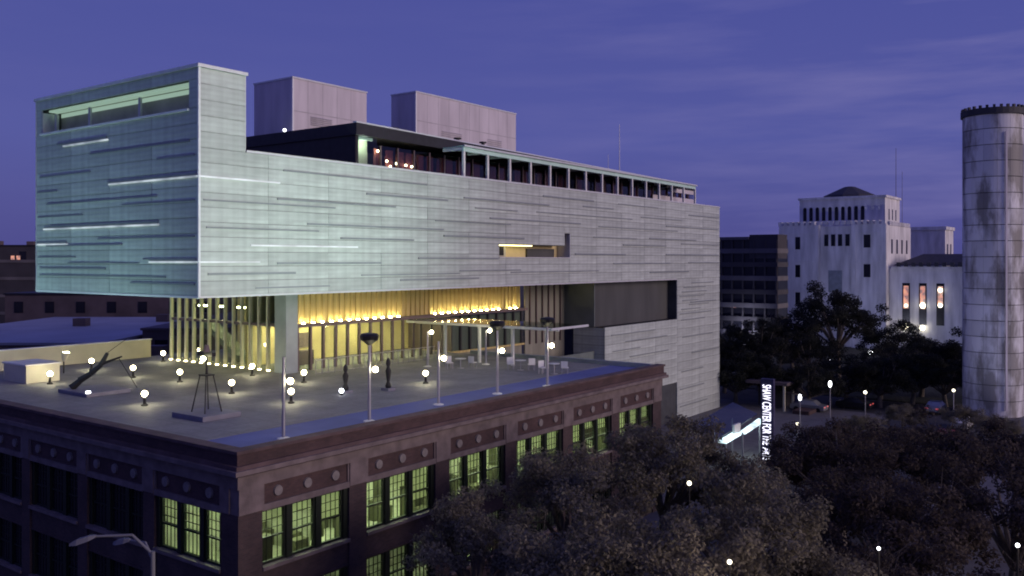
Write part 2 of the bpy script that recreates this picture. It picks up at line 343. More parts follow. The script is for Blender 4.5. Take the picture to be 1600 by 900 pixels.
def inst(name, me, parent, loc=(0, 0, 0), rz=0.0, scale=None):
    o = bpy.data.objects.new(name, me); COL.objects.link(o); o.parent = parent; o.location = loc; o.rotation_euler.z = rz
    if scale: o.scale = scale
    return o
def tag(o, label=None, cat=None, group=None, kind=None):
    if label: o['label'] = label
    if cat: o['category'] = cat
    if group: o['group'] = group
    if kind: o['kind'] = kind
    return o
def thing(name, label, cat, loc, rz=ROT, group=None):
    o = bpy.data.objects.new(name, None); COL.objects.link(o); o.location = loc; o.rotation_euler.z = rz; o.empty_display_size = 0.3
    return tag(o, label, cat, group)
def copy_tree(o, parent=None):
    c = o.copy(); COL.objects.link(c)
    if parent: c.parent = parent
    for ch in list(o.children): copy_tree(ch, c)
    return c
def lamp(kind, name, parent, loc, energy, col, radius=0.2, spot=None, blend=0.6, target=None):
    ld = bpy.data.lights.new(name, kind); ld.energy = energy; ld.color = col; ld.shadow_soft_size = radius
    if kind == 'SPOT': ld.spot_size = spot; ld.spot_blend = blend
    o = bpy.data.objects.new(name, ld); COL.objects.link(o); o.parent = parent; o.location = loc
    if target is not None: o.rotation_euler = (Vector(target) - Vector(loc)).to_track_quat('-Z', 'Y').to_euler()
    return o

# ------------------------------------------------------------------ ground, streets
g = MB(); g.box(-2500, 2500, -300, 4500, -1.0, -0.12); tag(g.build('ground', M['ground']), kind='structure')
def site_box(name, m, x0, x1, y0, y1, z0, z1):
    o = MB((0,0,0)).box(x0, x1, y0, y1, z0, z1).build(name, m); o.location = P0; o.rotation_euler.z = ROT
    return tag(o, kind='structure')
site_box('road', M['asphalt'], -18, 320, -15, -4.2, -0.3, -0.02)
site_box('road', M['asphalt'], -17, -5.2, -3.9, 120, -0.3, -0.024)
site_box('road', M['asphalt'], 92, 104, -3.9, 160, -0.3, -0.016)
site_box('pavement', M['pave'], -5.0, 91.8, -4.0, 60, -0.3, 0.12)
site_box('lawn', M['lawn'], 104.3, 176, -20, 70, -0.3, 0.06)
site_box('pavement', M['pave'], -18, 320, -24, -15.1, -0.3, 0.10)
mk = MB()
for i in range(40):
    if not (87 < -10+i*7 < 106): mk.box(-10+i*7, -7+i*7, -9.7, -9.55, -0.02, -0.014)
o = mk.build('road_marking', M['paint']); o.location = P0; o.rotation_euler.z = ROT; tag(o, kind='structure')

# ------------------------------------------------------------------ museum
A0, A1, B0, B1 = 8.7, 85.2, 15.6, 35.6
ZB, ZP, ZT, FL = 16.85, 25.8, 30.6, 10.85
mo = (A0, B0, 0.0)
mus = thing('museum', 'long white channel glass museum box cantilevered over the brick building, yellow light below it', 'building', W(A0, B0, 0))
def mp_(name, m, fn, parent=None, **k):
    b = MB(mo); fn(b); return b.build(name, m, parent or mus, **k)
# cores behind the skin
def core(b):
    b.box(A0+.12, A1-.1, B0+.12, B1-.1, ZB+.02, ZP-.9)
    b.box(A0+1.45, 12.0, B0+.12, B1-.1, ZP-.9, ZT-.05); b.box(A0+.12, A0+1.45, B0+.12, B0+1.0, ZP-.9, ZT-.05)
    b.box(A0+.12, A0+1.45, B1-.8, B1-.1, ZP-.9, ZT-.05); b.box(A0+.12, A0+1.45, B0+1.0, B1-.8, ZP-.9, 28.2)
    b.box(A0+.12, A0+1.45, B0+1.0, B1-.8, 29.95, ZT-.05)
def cut_core(b):
    # solid box minus the slot window pocket
    for (x0, x1, z0, z1) in ((A0+.12, 38.35, ZB+.02, ZP-.9), (49.6, A1-.1, ZB+.02, ZP-.9), (38.35, 49.6, ZB+.02, 19.3), (38.35, 48.7, 20.4, ZP-.9), (48.7, 49.6, 21.6, ZP-.9)):
        b.box(x0, x1, B0+.12, B0+1.6, z0, z1)
    b.box(A0+1.45, A1-.1, B0+1.601, B1-.1, ZB+.02, ZP-.9)
    b.box(A0+.12, A0+1.45, B0+1.601, B1-.1, ZB+.02, 28.2)
    b.box(A0+1.451, 12.0, B0+.12, B1-.1, ZP-.9, ZT-.05); b.box(A0+.12, A0+1.45, B0+.12, B0+1.0, ZP-.9, ZT-.05)
    b.box(A0+.12, A0+1.45, B1-.8, B1-.1, 28.2, ZT-.05); b.box(A0+.12, A0+1.45, B0+1.0, B0+1.6, ZP-.9, 28.2)
    b.box(A0+.12, A0+1.45, B0+1.0, B1-.8, 29.95, ZT-.05)
mp_('wall_core', M['skin_core'], cut_core)
# lower solid part at the far end
mp_('end_wall', M['skin_core'], lambda b: (b.box(72.9, A1-.1, B0+.12, B1-.1, 0, ZB), b.box(56.24, 72.88, B0+.12, B0+3.9, 0, 12.05)))
mp_('soffit', M['cream'], lambda b: b.box(A0+.1, 72.8, B0+.1, B1-.1, ZB-.06, ZB+.018))
# skin panels : one mesh per size, shared
pm = {}
PW, PH, PT = 5.1, 0.895, 0.10
def panel(x, y, z, wd, ht, face):
    key = (round(wd, 3), round(ht, 3), face)
    if key not in pm:
        b = MB()
        if face == 'b': b.box(.012, wd-.012, 0, PT, .012, ht-.012)
        else: b.box(0, PT, .012, wd-.012, .012, ht-.012)
        o = b.build('glass_panel', M['skin'], mus); pm[key] = o.data; o.location = (x-mo[0], y-mo[1], z)
    else:
        o = inst('glass_panel', pm[key], mus, (x-mo[0], y-mo[1], z))
    # planks are not perfectly in line
    o.location.x += random.uniform(-.012, .012) if face == 'a' else 0
    o.location.y += random.uniform(-.012, .012) if face == 'b' else 0
SW = [(38.35, 49.6, 19.3, 20.4), (48.7, 49.6, 20.4, 21.6)]
xs = [A0 + i*PW for i in range(16)]
for r in range(10):
    z0 = ZB + r*PH; z1 = z0 + PH
    for i in range(15):
        segs = [(xs[i], xs[i+1])]; hit = False
        for (sx0, sx1, sz0, sz1) in SW:
            if z1 > sz0 + .05 and z0 < sz1 - .05 and xs[i+1] > sx0 and xs[i] < sx1: hit = True
        if not hit: panel(xs[i], B0, z0, PW, PH, 'b')
        else:
            lo, hi = 38.35, 49.6
            # pieces left / right / above / below of the opening
            if xs[i] < lo < xs[i+1]: panel(xs[i], B0, z0, lo-xs[i], PH, 'b')
            if xs[i] < hi < xs[i+1]: panel(hi, B0, z0, xs[i+1]-hi, PH, 'b')
            l2, h2 = max(xs[i], lo), min(xs[i+1], hi)
            if z0 < 19.3 - .02: panel(l2, B0, z0, h2-l2, 19.3-z0, 'b')
            top = 20.4
            if z1 > top + .02:
                zz = max(z0, top)
                hh = min(h2, 48.7)
                if hh > l2 + .05: panel(l2, B0, zz, hh-l2, z1-zz, 'b')
                if h2 > 48.75 and z1 > 21.6 + .02: panel(max(l2, 48.7), B0, max(zz, 21.6), h2-max(l2, 48.7), z1-max(zz, 21.6), 'b')
# tower slab right face
for r in range(5):
    h = (ZT-ZP)/5; panel(A0, B0, ZP+r*h, 3.35, h, 'b')
# left face
LW = (B1-B0)/4; LH = (28.2-ZB)/12
for r in range(12):
    for i in range(4): panel(A0-.002, B0+i*LW, ZB+r*LH, LW, LH, 'a')
for i in range(4): panel(A0-.002, B0+i*LW, 29.9, LW, ZT-29.9, 'a')
panel(A0-.002, B0, 28.2, 1.0, 1.7, 'a'); panel(A0-.002, B1-.8, 28.2, .8, 1.7, 'a')
# lower right skin to the ground
for r in range(17):
    h = ZB/17
    for i in range(2): panel(72.9+i*6.15, B0, r*h, 6.15, h, 'b')
for r in range(5, 13):
    h = 12.1/13
    for i in range(3): panel(56.24+i*5.553, B0, r*h, 5.553, h, 'b')
    panel(56.23, B0+.11, r*h, 3.7, h, 'a')
# roof and parapet caps, corner trims
mp_('roof', M['concrete'], lambda b: b.box(12.06, A1-.15, B0+.3, B1-.15, ZP-.88, ZP-.5))
mp_('parapet_cap', M['trim'], lambda b: (b.box(12.1, A1+.04, B0-.06, B0+.35, ZP+.002, ZP+.15)))
mp_('parapet_cap', M['trim'], lambda b: (b.box(A1-.3, A1+.04, B0+.352, B1, ZP+.002, ZP+.15)))
mp_('tower_cap', M['trim'], lambda b: (b.box(A0-.14, 12.15, B0-.14, B1+.1, ZT+.002, ZT+.2)))
mp_('corner_trim', M['sill'], lambda b: b.box(A0-.05, A0+.09, B0-.05, B0+.09, ZB-.1, ZT))
mp_('corner_trim', M['trim'], lambda b: b.box(A0-.04, A0+.06, B1-.06, B1+.03, ZB-.1, ZT))
mp_('bottom_trim', M['sill'], lambda b: b.box(A0-.05, A0+.12, B0+.092, B1-.061, ZB-.14, ZB-.002))
mp_('bottom_trim', M['trim'], lambda b: b.box(A0+.092, 72.9, B0-.03, B0+.12, ZB-.12, ZB-.002))
mp_('slab_edge', M['trim'], lambda b: b.box(12.05, 12.11, B0+.04, B1-.1, ZP+.16, ZT))
# long slot on the left face with its lit head
mp_('loggia_wall', M['loggia'], lambda b: b.box(A0+1.40, A0+1.449, B0+1.0, B1-.8, 28.2, 29.95))
mp_('loggia_light', M['slotlight'], lambda b: b.box(A0+.5, A0+1.2, B0+1.05, B1-.85, 29.80, 29.94))
mp_('loggia_glow', M['slotlight'], lambda b: b.box(A0+1.37, A0+1.399, B0+1.1, B1-.9, 29.5, 29.79))  # emissive band standing for the head light's glow on the wall
mp_('loggia_sill', M['sill'], lambda b: b.box(A0-.16, A0+.25, B0+.95, B1-.75, 28.06, 28.19))
for bb in (B1-1.5, B1-6.2, B0+7.5):
    mp_('loggia_post', M['white'], lambda b: b.box(A0+.7, A0+.85, bb, bb+.22, 28.2, 29.7))
mp_('loggia_jamb', M['trim'], lambda b: b.box(A0+.02, A0+1.2, B1-.93, B1-.87, 28.2, 29.7))
# dark shadow ledges, and bright ledges whose emission stands for light they catch
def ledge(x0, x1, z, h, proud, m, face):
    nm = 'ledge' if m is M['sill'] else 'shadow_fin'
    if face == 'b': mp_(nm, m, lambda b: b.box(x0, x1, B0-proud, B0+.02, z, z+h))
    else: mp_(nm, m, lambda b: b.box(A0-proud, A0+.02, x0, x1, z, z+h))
rs = random.Random(11)
fr = [(16.4, 34.2, 24.55, 1), (24.0, 33.5, 23.3, 1)]
darkR = [(15.0,29.0,24.85),(22.5,31.5,23.75),(14.5,25.5,22.95),(9.0,19.5,22.6),(33.5,46.0,24.1),(35.0,41.0,23.35),(9.2,18.0,20.95),(17.0,31.0,21.4),(31.0,42.0,20.9),
         (37.0,51.5,22.55),(44.0,62.0,23.4),(52,58,24.3),(55,73,22.4),(64,74,23.7),(70,84.5,22.9),(66,78,21.4),(60,70,20.6),(74,84.8,20.9),(50.5,60.5,19.55),
         (28,38.2,19.1),(33,41.5,18.1),(40,55,17.9),(26,35.5,17.45),(14.5,24,18.75),(9.3,16,18.1),(22,33,17.9),(58,71,18.6),(70,84.9,19.6),(76,84.9,18.7),
         (66,76,17.6),(30,40,22.1),(45,54,24.9),(12.8,19.0,17.2),(59,68,24.9),(76,84.9,24.4),(20,27.5,20.5),(54,63,21.3)]
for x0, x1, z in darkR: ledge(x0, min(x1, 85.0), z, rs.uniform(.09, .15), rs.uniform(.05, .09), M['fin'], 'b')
for k in range(7):
    z = 1.6 + k*2.05; x0 = rs.uniform(73.2, 77); ledge(x0, min(84.9, x0+rs.uniform(5, 9)), z, .12, .07, M['fin'], 'b')
for k in range(8):
    z = 12.6 + k*.52; x0 = rs.uniform(73.2, 77); ledge(x0, min(84.9, x0+rs.uniform(4, 9)), z, .10, .07, M['fin'], 'b')
for k in range(6):
    z = 6.9 + k*.85; x0 = rs.uniform(56.5, 62); ledge(x0, min(72.7, x0+rs.uniform(5, 10)), z, .10, .07, M['fin'], 'b')
for x0, x1, z in ((8.64, 14.7, 24.0), (12.4, 21.6, 19.9), (8.64, 13.1, 18.85)): mp_('glow_ledge', M['ledge_glow'], lambda b: b.box(x0, x1, B0-.10, B0+.02, z, z+.11))
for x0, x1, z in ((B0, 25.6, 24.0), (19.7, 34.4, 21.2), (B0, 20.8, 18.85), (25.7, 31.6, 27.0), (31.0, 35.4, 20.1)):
    mp_('shadow_fin', M['fin'], lambda b: b.box(A0-.05, A0+.02, x0+.2, x1, z+.15, z+.27)); mp_('glow_ledge', M['ledge_glow'], lambda b: b.box(A0-.10, A0+.02, x0+.05, x1, z, z+.10))
darkL = [(25.9,32.5,27.2),(15.8,25.8,24.2),(19.8,33.6,21.42),(15.9,21.5,19.05),(16.5,28,26.2),(28,35,25.0),(20,34,23.0),(16,24,22.6),(24,34,20.0),(16,27,20.4),(19,35,17.9),
         (22,31,18.8),(29,35.3,22.1),(30,35.3,19.2),(16,20,25.3),(32.5,35.4,23.9),(16,23,17.5),(26,35,18.4)]
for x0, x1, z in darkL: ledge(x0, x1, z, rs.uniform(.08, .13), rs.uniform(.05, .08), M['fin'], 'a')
# slot window on the right face
mp_('slot_back', M['gallery'], lambda b: b.box(38.35, 49.6, B0+1.40, B0+1.598, 19.3, 21.6))
mp_('slot_pier', M['fin_cream'], lambda b: b.box(39.0, 40.6, B0+1.0, B0+1.38, 19.32, 20.38))
mp_('slot_opening', M['black'], lambda b: b.box(39.35, 40.25, B0+.94, B0+.998, 19.45, 20.25))
mp_('slot_fin', M['recess'], lambda b: b.box(44.2, 48.7, B0+1.2, B0+1.38, 19.32, 20.1))
mp_('slot_light', M['slot_tube'], lambda b: b.box(38.6, 44.0, B0+.5, B0+.62, 20.3, 20.385))
mp_('slot_sill', M['trim'], lambda b: b.box(38.3, 49.65, B0-.08, B0+1.38, 19.22, 19.298))
mp_('slot_jamb', M['trim'], lambda b: b.box(49.56, 49.62, B0-.05, B0+1.38, 19.31, 21.6))
# recess at the right and its panels
GB = 20.4
mp_('recess_panel', M['recess'], lambda b: b.box(56.1, 72.88, B0+1.2, B0+4.2, 12.115, ZB-.07))
mp_('recess_panel', M['recess_green'], lambda b: b.box(55.98, 56.09, B0+1.1, GB, 12.115, ZB-.07))
mp_('recess_panel', M['dun'], lambda b: b.box(48.9, 56.0, GB+.01, GB+.2, 6, ZB-.07))
mp_('recess_floor', M['black'], lambda b: b.box(56.2, 72.88, B0+.13, B0+3.9, 12.051, 12.11))
mp_('lower_wall', M['dun'], lambda b: b.box(38.2, 48.88, GB+.4, GB+.6, 5, 13.9))
mp_('lower_wall', M['recess_green'], lambda b: b.box(48.9, 56.2, B0+1.2, B0+1.4, 4, 9.6))
# lit hall under the box : floor, back wall, ceiling, partition
mp_('hall_floor', M['wood'], lambda b: b.box(19.7, 55.5, GB+.05, B1-.5, FL-.2, FL-.02))
mp_('hall_wall', M['gallery'], lambda b: b.box(20.0, 38.0, 26.0, 26.2, FL, ZB-.07))
mp_('hall_wall', M['gallery'], lambda b: b.box(26.0, 26.2, 26.21, B1-.2, FL, ZB-.07))
mp_('hall_partition', M['mullion'], lambda b: b.box(38.0, 38.15, GB+.6, 26.19, FL, 14.0))
mp_('hall_ceiling', M['white'], lambda b: b.box(19.8, 38.0, GB+.55, 25.95, 14.05, 14.2))
for (x, y) in ((21.5, 22), (24.5, 22.4), (28, 22.2), (21.5, 24.5), (25, 24.6), (30, 24.4), (32, 22.3), (35, 22.6)):
    mp_('hall_light', M['tube_warm'], lambda b: b.box(x, x+1.6, y, y+.25, 13.96, 14.045))
for (x, y) in ((21.2, 28), (21.2, 30.5), (21.2, 33.2), (23.5, 27.2)):
    mp_('hall_light', M['tube_warm'], lambda b: b.box(x, x+.25, y, y+.9, 15.2, 15.3))
mp_('hall_desk', M['mullion'], lambda b: b.box(21.8, 24.2, 23.2, 24.0, FL, 11.95))
mp_('hall_door', M['cream'], lambda b: b.box(23.0, 24.1, 25.9, 25.99, FL, 13.2))
mp_('hall_picture', M['mullion'], lambda b: b.box(24.9, 26.2, 25.92, 25.99, 11.9, 13.1))
mp_('stair_flight', M['recess_green'], lambda b: b.hexa([(21.2,28.8,FL),(22.4,28.8,FL),(22.4,33.5,13.6),(21.2,33.5,13.6)], [(21.2,28.8,FL+.5),(22.4,28.8,FL+.5),(22.4,33.5,14.1),(21.2,33.5,14.1)]))
# upper screen with uplights
mp_('light_shelf', M['mullion'], lambda b: b.box(19.8, 49.0, GB-.25, GB+.5, 14.06, 14.30))
mp_('screen_panel', M['wood'], lambda b: b.box(19.9, 48.8, GB+.56, GB+.62, 14.2, ZB-.07))
k = 0; x = 20.1
um = None
while x < 48.6:
    dim = 31.3 < x < 35.2
    if not dim and not (45.2 < x < 46.3):
        b = MB(); b.box(-.10, .10, -.06, .06, 0, .06)
        if um is None: o = b.build('uplight', M['spark'], mus); um = o.data
        else: o = inst('uplight', um, mus)
        o.location = (x-mo[0], GB+.28-mo[1], 14.305)
    x += 0.92; k += 1
fmesh = None; x = 20.15
while x < 48.8:
    if fmesh is None: o = MB().box(-.05, .05, 0, .12, 14.31, ZB-.08).build('screen_fin', M['wood'], mus); fmesh = o.data
    else: o = inst('screen_fin', fmesh, mus)
    o.location = (x-mo[0], GB+.42-mo[1], 0); x += 0.58
mmesh = None; x = 20.2
while x < 33:
    if mmesh is None: o = MB().box(-.09, .09, -.1, .12, FL, 14.05).build('mullion', M['mullion'], mus); mmesh = o.data
    else: o = inst('mullion', mmesh, mus)
    o.location = (x-mo[0], GB-mo[1], 0); x += 1.24
x = 33.8
while x < 48.8:
    o = inst('mullion', mmesh, mus, (x-mo[0], GB+.25-mo[1], 0)); x += 1.35
mp_('glass_pane', M['glass'], lambda b: b.box(20.0, 48.8, GB-.01, GB+.01, FL, 14.05))
x = 49.6
while x < 56:
    o = inst('mullion', mmesh, mus, (x-mo[0], GB-.08-mo[1], 0)); o.scale = (.5, 1, 1.85); o.location.z = FL*(1-1.85) - .2; x += 1.1
# left glazing with upright cream fins
y = 21.9; fm2 = None
while y < B1 - .1:
    if fm2 is None: o = MB().box(-.16, .10, -.09, .09, FL, ZB-.07).build('glazing_fin', M['fin_cream'], mus); fm2 = o.data
    else: o = inst('glazing_fin', fm2, mus)
    o.location = (19.6-mo[0], y-mo[1], 0); y += 1.04
mp_('glass_pane', M['glass'], lambda b: b.box(19.62, 19.64, 21.3, B1-.2, FL, ZB-.07))
mp_('transom', M['mullion'], lambda b: b.box(19.5, 19.75, 21.4, B1-.2, 14.1, 14.3))
M['floor_spark'] = emit('floor_uplight_lens', (1.0, 0.86, 0.42), 16.0)
y = 22.4; fu = None
while y < B1:
    if fu is None: o = MB().box(-.09, .09, -.09, .09, 0, .07).build('floor_uplight', M['floor_spark'], mus); fu = o.data
    else: o = inst('floor_uplight', fu, mus)
    o.location = (19.15-mo[0], y-mo[1], FL+.005); y += 1.04
mp_('column', M['column'], lambda b: b.box(18.75, 19.85, 19.9, 21.2, FL-.1, ZB-.07), bevel=.05)
mp_('glazing_jamb', M['fin_cream'], lambda b: b.box(19.3, 19.7, 21.21, 21.6, FL, ZB-.07))
# penthouse on the roof
PB = 18.6
mp_('penthouse_wall', M['dark'], lambda b: b.box(24.3, 24.6, PB, 33.0, ZP-.5, 29.4))
mp_('penthouse_roof', M['dark'], lambda b: b.hexa([(24.15,PB-.25,28.55),(84,PB-.25,28.05),(84,33,28.05),(24.15,33,28.55)], [(24.15,PB-.25,29.45),(84,PB-.25,28.65),(84,33,28.65),(24.15,33,29.45)]))
mp_('penthouse_coping', M['trim'], lambda b: b.hexa([(24.1,PB-.3,29.452),(84,PB-.3,28.652),(84,PB+.1,28.652),(24.1,PB+.1,29.452)], [(24.1,PB-.3,29.56),(84,PB-.3,28.76),(84,PB+.1,28.76),(24.1,PB+.1,29.56)]))
mp_('penthouse_core', M['dark'], lambda b: b.box(24.61, 84.0, PB+3.2, 32.9, ZP-.5, 27.8))
mp_('penthouse_glass', M['glass_dark'], lambda b: b.box(26.6, 83.9, PB+.1, PB+.12, ZP-.4, 28.0))
mp_('lit_bay', M['cream'], lambda b: b.box(24.62, 26.4, PB+.9, PB+.95, ZP-.4, 28.4))
mp_('lit_bay_light', M['slotlight'], lambda b: b.box(24.7, 26.3, PB+.2, PB+.4, 28.3, 28.5))
lamp('POINT', 'lit_bay_lamp', mus, (25.5-mo[0], PB+.3-mo[1], 28.0), 70, (0.8, 1.0, 0.8), .1)
mp_('lit_bay_glass', M['glass'], lambda b: b.box(24.62, 26.55, PB+.02, PB+.03, ZP-.4, 28.5))
x = 27.2; cm = None; i = 0
while x < 83.5:
    wdt = .85
    if i % 3 != 2 or x < 40:
        if cm is None: o = MB().box(-.42, .42, 0, .12, ZP-.4, 27.8).build('curtain', M['maroon'], mus); cm = o.data
        else: o = inst('curtain', cm, mus)
        o.location = (x-mo[0], PB+.5+.15*rs.random()-mo[1], 0)
    x += 1.25; i += 1
x = 27.0; pm3 = None
while x < 83.8:
    if pm3 is None: o = MB().box(-.05, .05, -.06, .06, ZP-.4, 28.0).build('penthouse_mullion', M['mullion'], mus); pm3 = o.data
    else: o = inst('penthouse_mullion', pm3, mus)
    o.location = (x-mo[0], PB+.02-mo[1], 0); x += 1.9
for (x, z) in ((27.0, 27.6), (28.0, 26.9), (29.1, 26.8), (30.2, 26.75), (30.9, 26.7), (28.4, 26.5)):
    mp_('table_lamp', M['globe'], lambda b: b.ball((x, PB+.35, z), .09, 8, 6))
mp_('penthouse_wall', M['plant'], lambda b: (b.box(72.5, 83.85, PB-.05, PB+.05, ZP-.4, 26.9)))
mp_('penthouse_wall', M['plant'], lambda b: (b.box(77.5, 83.85, PB-.05, PB+.05, 27.5, 28.0)))
# verandah : glass canopy on white posts
def vz(x): return 28.5 - (x-34)*.28/45
VX0, VX1 = 34.0, 78.9
def slope(b, x0, x1, y0, y1, d0, d1, dy=0.0): b.hexa([(x0,y0,vz(x0)+d0),(x1,y0,vz(x1)+d0),(x1,y1,vz(x1)+d0+dy),(x0,y1,vz(x0)+d0+dy)], [(x0,y0,vz(x0)+d1),(x1,y0,vz(x1)+d1),(x1,y1,vz(x1)+d1+dy),(x0,y1,vz(x0)+d1+dy)])
nb_ = 15; sp_ = (VX1-VX0)/(nb_-1)
for i in range(nb_-1): mp_('verandah_canopy', M['verandah'], lambda b: slope(b, VX0+i*sp_+.02, VX0+(i+1)*sp_-.02, B0+.30, PB-.3, .02, .07, -.06))
mp_('verandah_beam', M['verandah'], lambda b: slope(b, VX0, VX1, B0+.40, B0+.56, -.42, -.02))
mp_('verandah_gutter', M['trim'], lambda b: slope(b, VX0-.1, VX1+.1, B0+.20, B0+.295, -.06, .10))
for i in range(nb_):
    x = VX0 + .1 + i*(VX1-VX0-.2)/(nb_-1); zt = vz(x) - .43
    mp_('verandah_post', M['white'], lambda b: b.box(x-.11, x+.11, B0+.38, B0+.58, ZP-.4, zt))
    mp_('verandah_rafter', M['white'], lambda b: b.box(x-.06, x+.06, B0+.57, PB-.3, zt+.1, zt+.36))
# plant rooms
for (x0, x1, y0, y1, z1) in ((26.05, 34.6, 28.0, 33.1, 34.3), (41.2, 57.7, 28.0, 31.3, 35.4)):
    pr = mp_('plant_room', M['plant'], lambda b: b.box(x0, x1, y0, y1, 27.5, z1))
    mp_('coping', M['trim'], lambda b: b.box(x0-.06, x1+.06, y0-.06, y1+.06, z1+.003, z1+.14), pr)
    mp_('corner_strip', M['sill'], lambda b: b.box(x0-.02, x0+.14, y0-.02, y0+.12, 28.5, z1-.003), pr)
    mp_('panel_joint', M['joint'], lambda b: b.box(x0+.15, x1-.02, y0-.012, y0+.01, z1-2.75, z1-2.68), pr)
    xx = x0 + 1.65
    while xx < x1 - .5:
        mp_('panel_joint', M['joint'], lambda b: b.box(xx, xx+.035, y0-.010, y0+.01, 28.5, z1-.01), pr); xx += 1.65
for (x0, x1, z0, z1) in ((28.0, 30.4, 30.6, 31.4), (45.0, 48.2, 31.2, 32.2), (52.5, 55.0, 31.2, 32.2)):
    for k in range(5):
        zz = z0 + k*(z1-z0)/5; mp_('louvre_blade', M['joint'], lambda b: b.hexa([(x0,27.93,zz),(x1,27.93,zz),(x1,27.99,zz+.06),(x0,27.99,zz+.06)], [(x0,27.93,zz+.03),(x1,27.93,zz+.03),(x1,27.99,zz+.09),(x0,27.99,zz+.09)]))
mp_('roof_pipe', M['trim'], lambda b: (b.tube((33.2, 27.8, 28.5), (33.2, 27.8, 31.0), .09)))
mp_('roof_lamp', M['globe_cold'], lambda b: b.ball((24.9, 27.6, 29.75), .13, 10, 8))
for (x, y) in ((30.0, 20.0), (37.5, 19.6), (41.0, 19.5), (29.0, 24)):
    mp_('roof_vent', M['dark'], lambda b: (b.tube((x, y, 29.0), (x, y, 29.75), .16), b.tube((x, y, 29.75), (x, y, 29.86), .34)))
mp_('antenna', M['pole'], lambda b: b.tube((75.8, 25, 27.8), (75.8, 25, 36.2), .06, .03))
mp_('antenna', M['pole'], lambda b: b.tube((73.0, 25, 27.8), (73.0, 25, 32.2), .04, .02))

# ------------------------------------------------------------------ brick building
LA, LB = 38.2, 39.2
bk = thing('brick_building', 'old dark brick commercial building with green lit windows and a roof terrace on top', 'building', W(0, 0, 0))
def bp_(name, m, fn, parent=None, **k):
    b = MB(); fn(b); return b.build(name, m, parent or bk, **k)
baysR = [1.23 + 6.13*i for i in range(6)]
baysL = [1.19 + 5.9*i for i in range(6)]
D = 0.55
def fac(face):
    """returns a function turning (t, depth, z) boxes on a facade into boxes: depth 0 is the face, positive inwards"""
    if face == 'r': return lambda b, t0, t1, d0, d1, z0, z1: b.box(t0, t1, d0, d1, z0, z1)
    return lambda b, t0, t1, d0, d1, z0, z1: b.box(d0, d1, t0, t1, z0, z1)
rows = [(8.28, 5.92), (4.58, 2.22)]
winm = {}
def window(face, t, wd, ztop, zbot, lit):
    B = fac(face); f = MB(); h = ztop - zbot
    key = (face, lit)
    loc = (t, 0, zbot) if face == 'r' else (0, t, zbot)
    if key not in winm:
        B(f, 0, .09, .20, .34, 0, h); B(f, wd-.09, wd, .20, .34, 0, h); B(f, .09, wd-.09, .20, .34, h-.09, h); B(f, .09, wd-.09, .20, .34, 0, .10)
        B(f, .09, wd-.09, .19, .345, h*.46, h*.46+.07)
        fo = f.build('window', M['frame'], bk)
        m2 = MB()
        for q in (1, 2, 3): B(m2, .09+(wd-.18)*q/4-.014, .09+(wd-.18)*q/4+.014, .24, .28, .10, h-.09)
        for q in (1, 2): B(m2, .09, wd-.09, .241, .279, h*.46+(h*.5)*q/3-.014, h*.46+(h*.5)*q/3+.014)
        mo_ = m2.build('glazing_bar', M['frame'], fo)
        p2 = MB(); B(p2, .09, wd-.09, .262, .268, .1, h-.09)
        po = p2.build('pane', M['glass'] if lit else M['deadwin'], fo)
        winm[key] = (fo.data, mo_.data, po.data); fo.location = loc
    else:
        fo = inst('window', winm[key][0], bk, loc); inst('glazing_bar', winm[key][1], fo); inst('pane', winm[key][2], fo)
    return fo
BL = 5.0
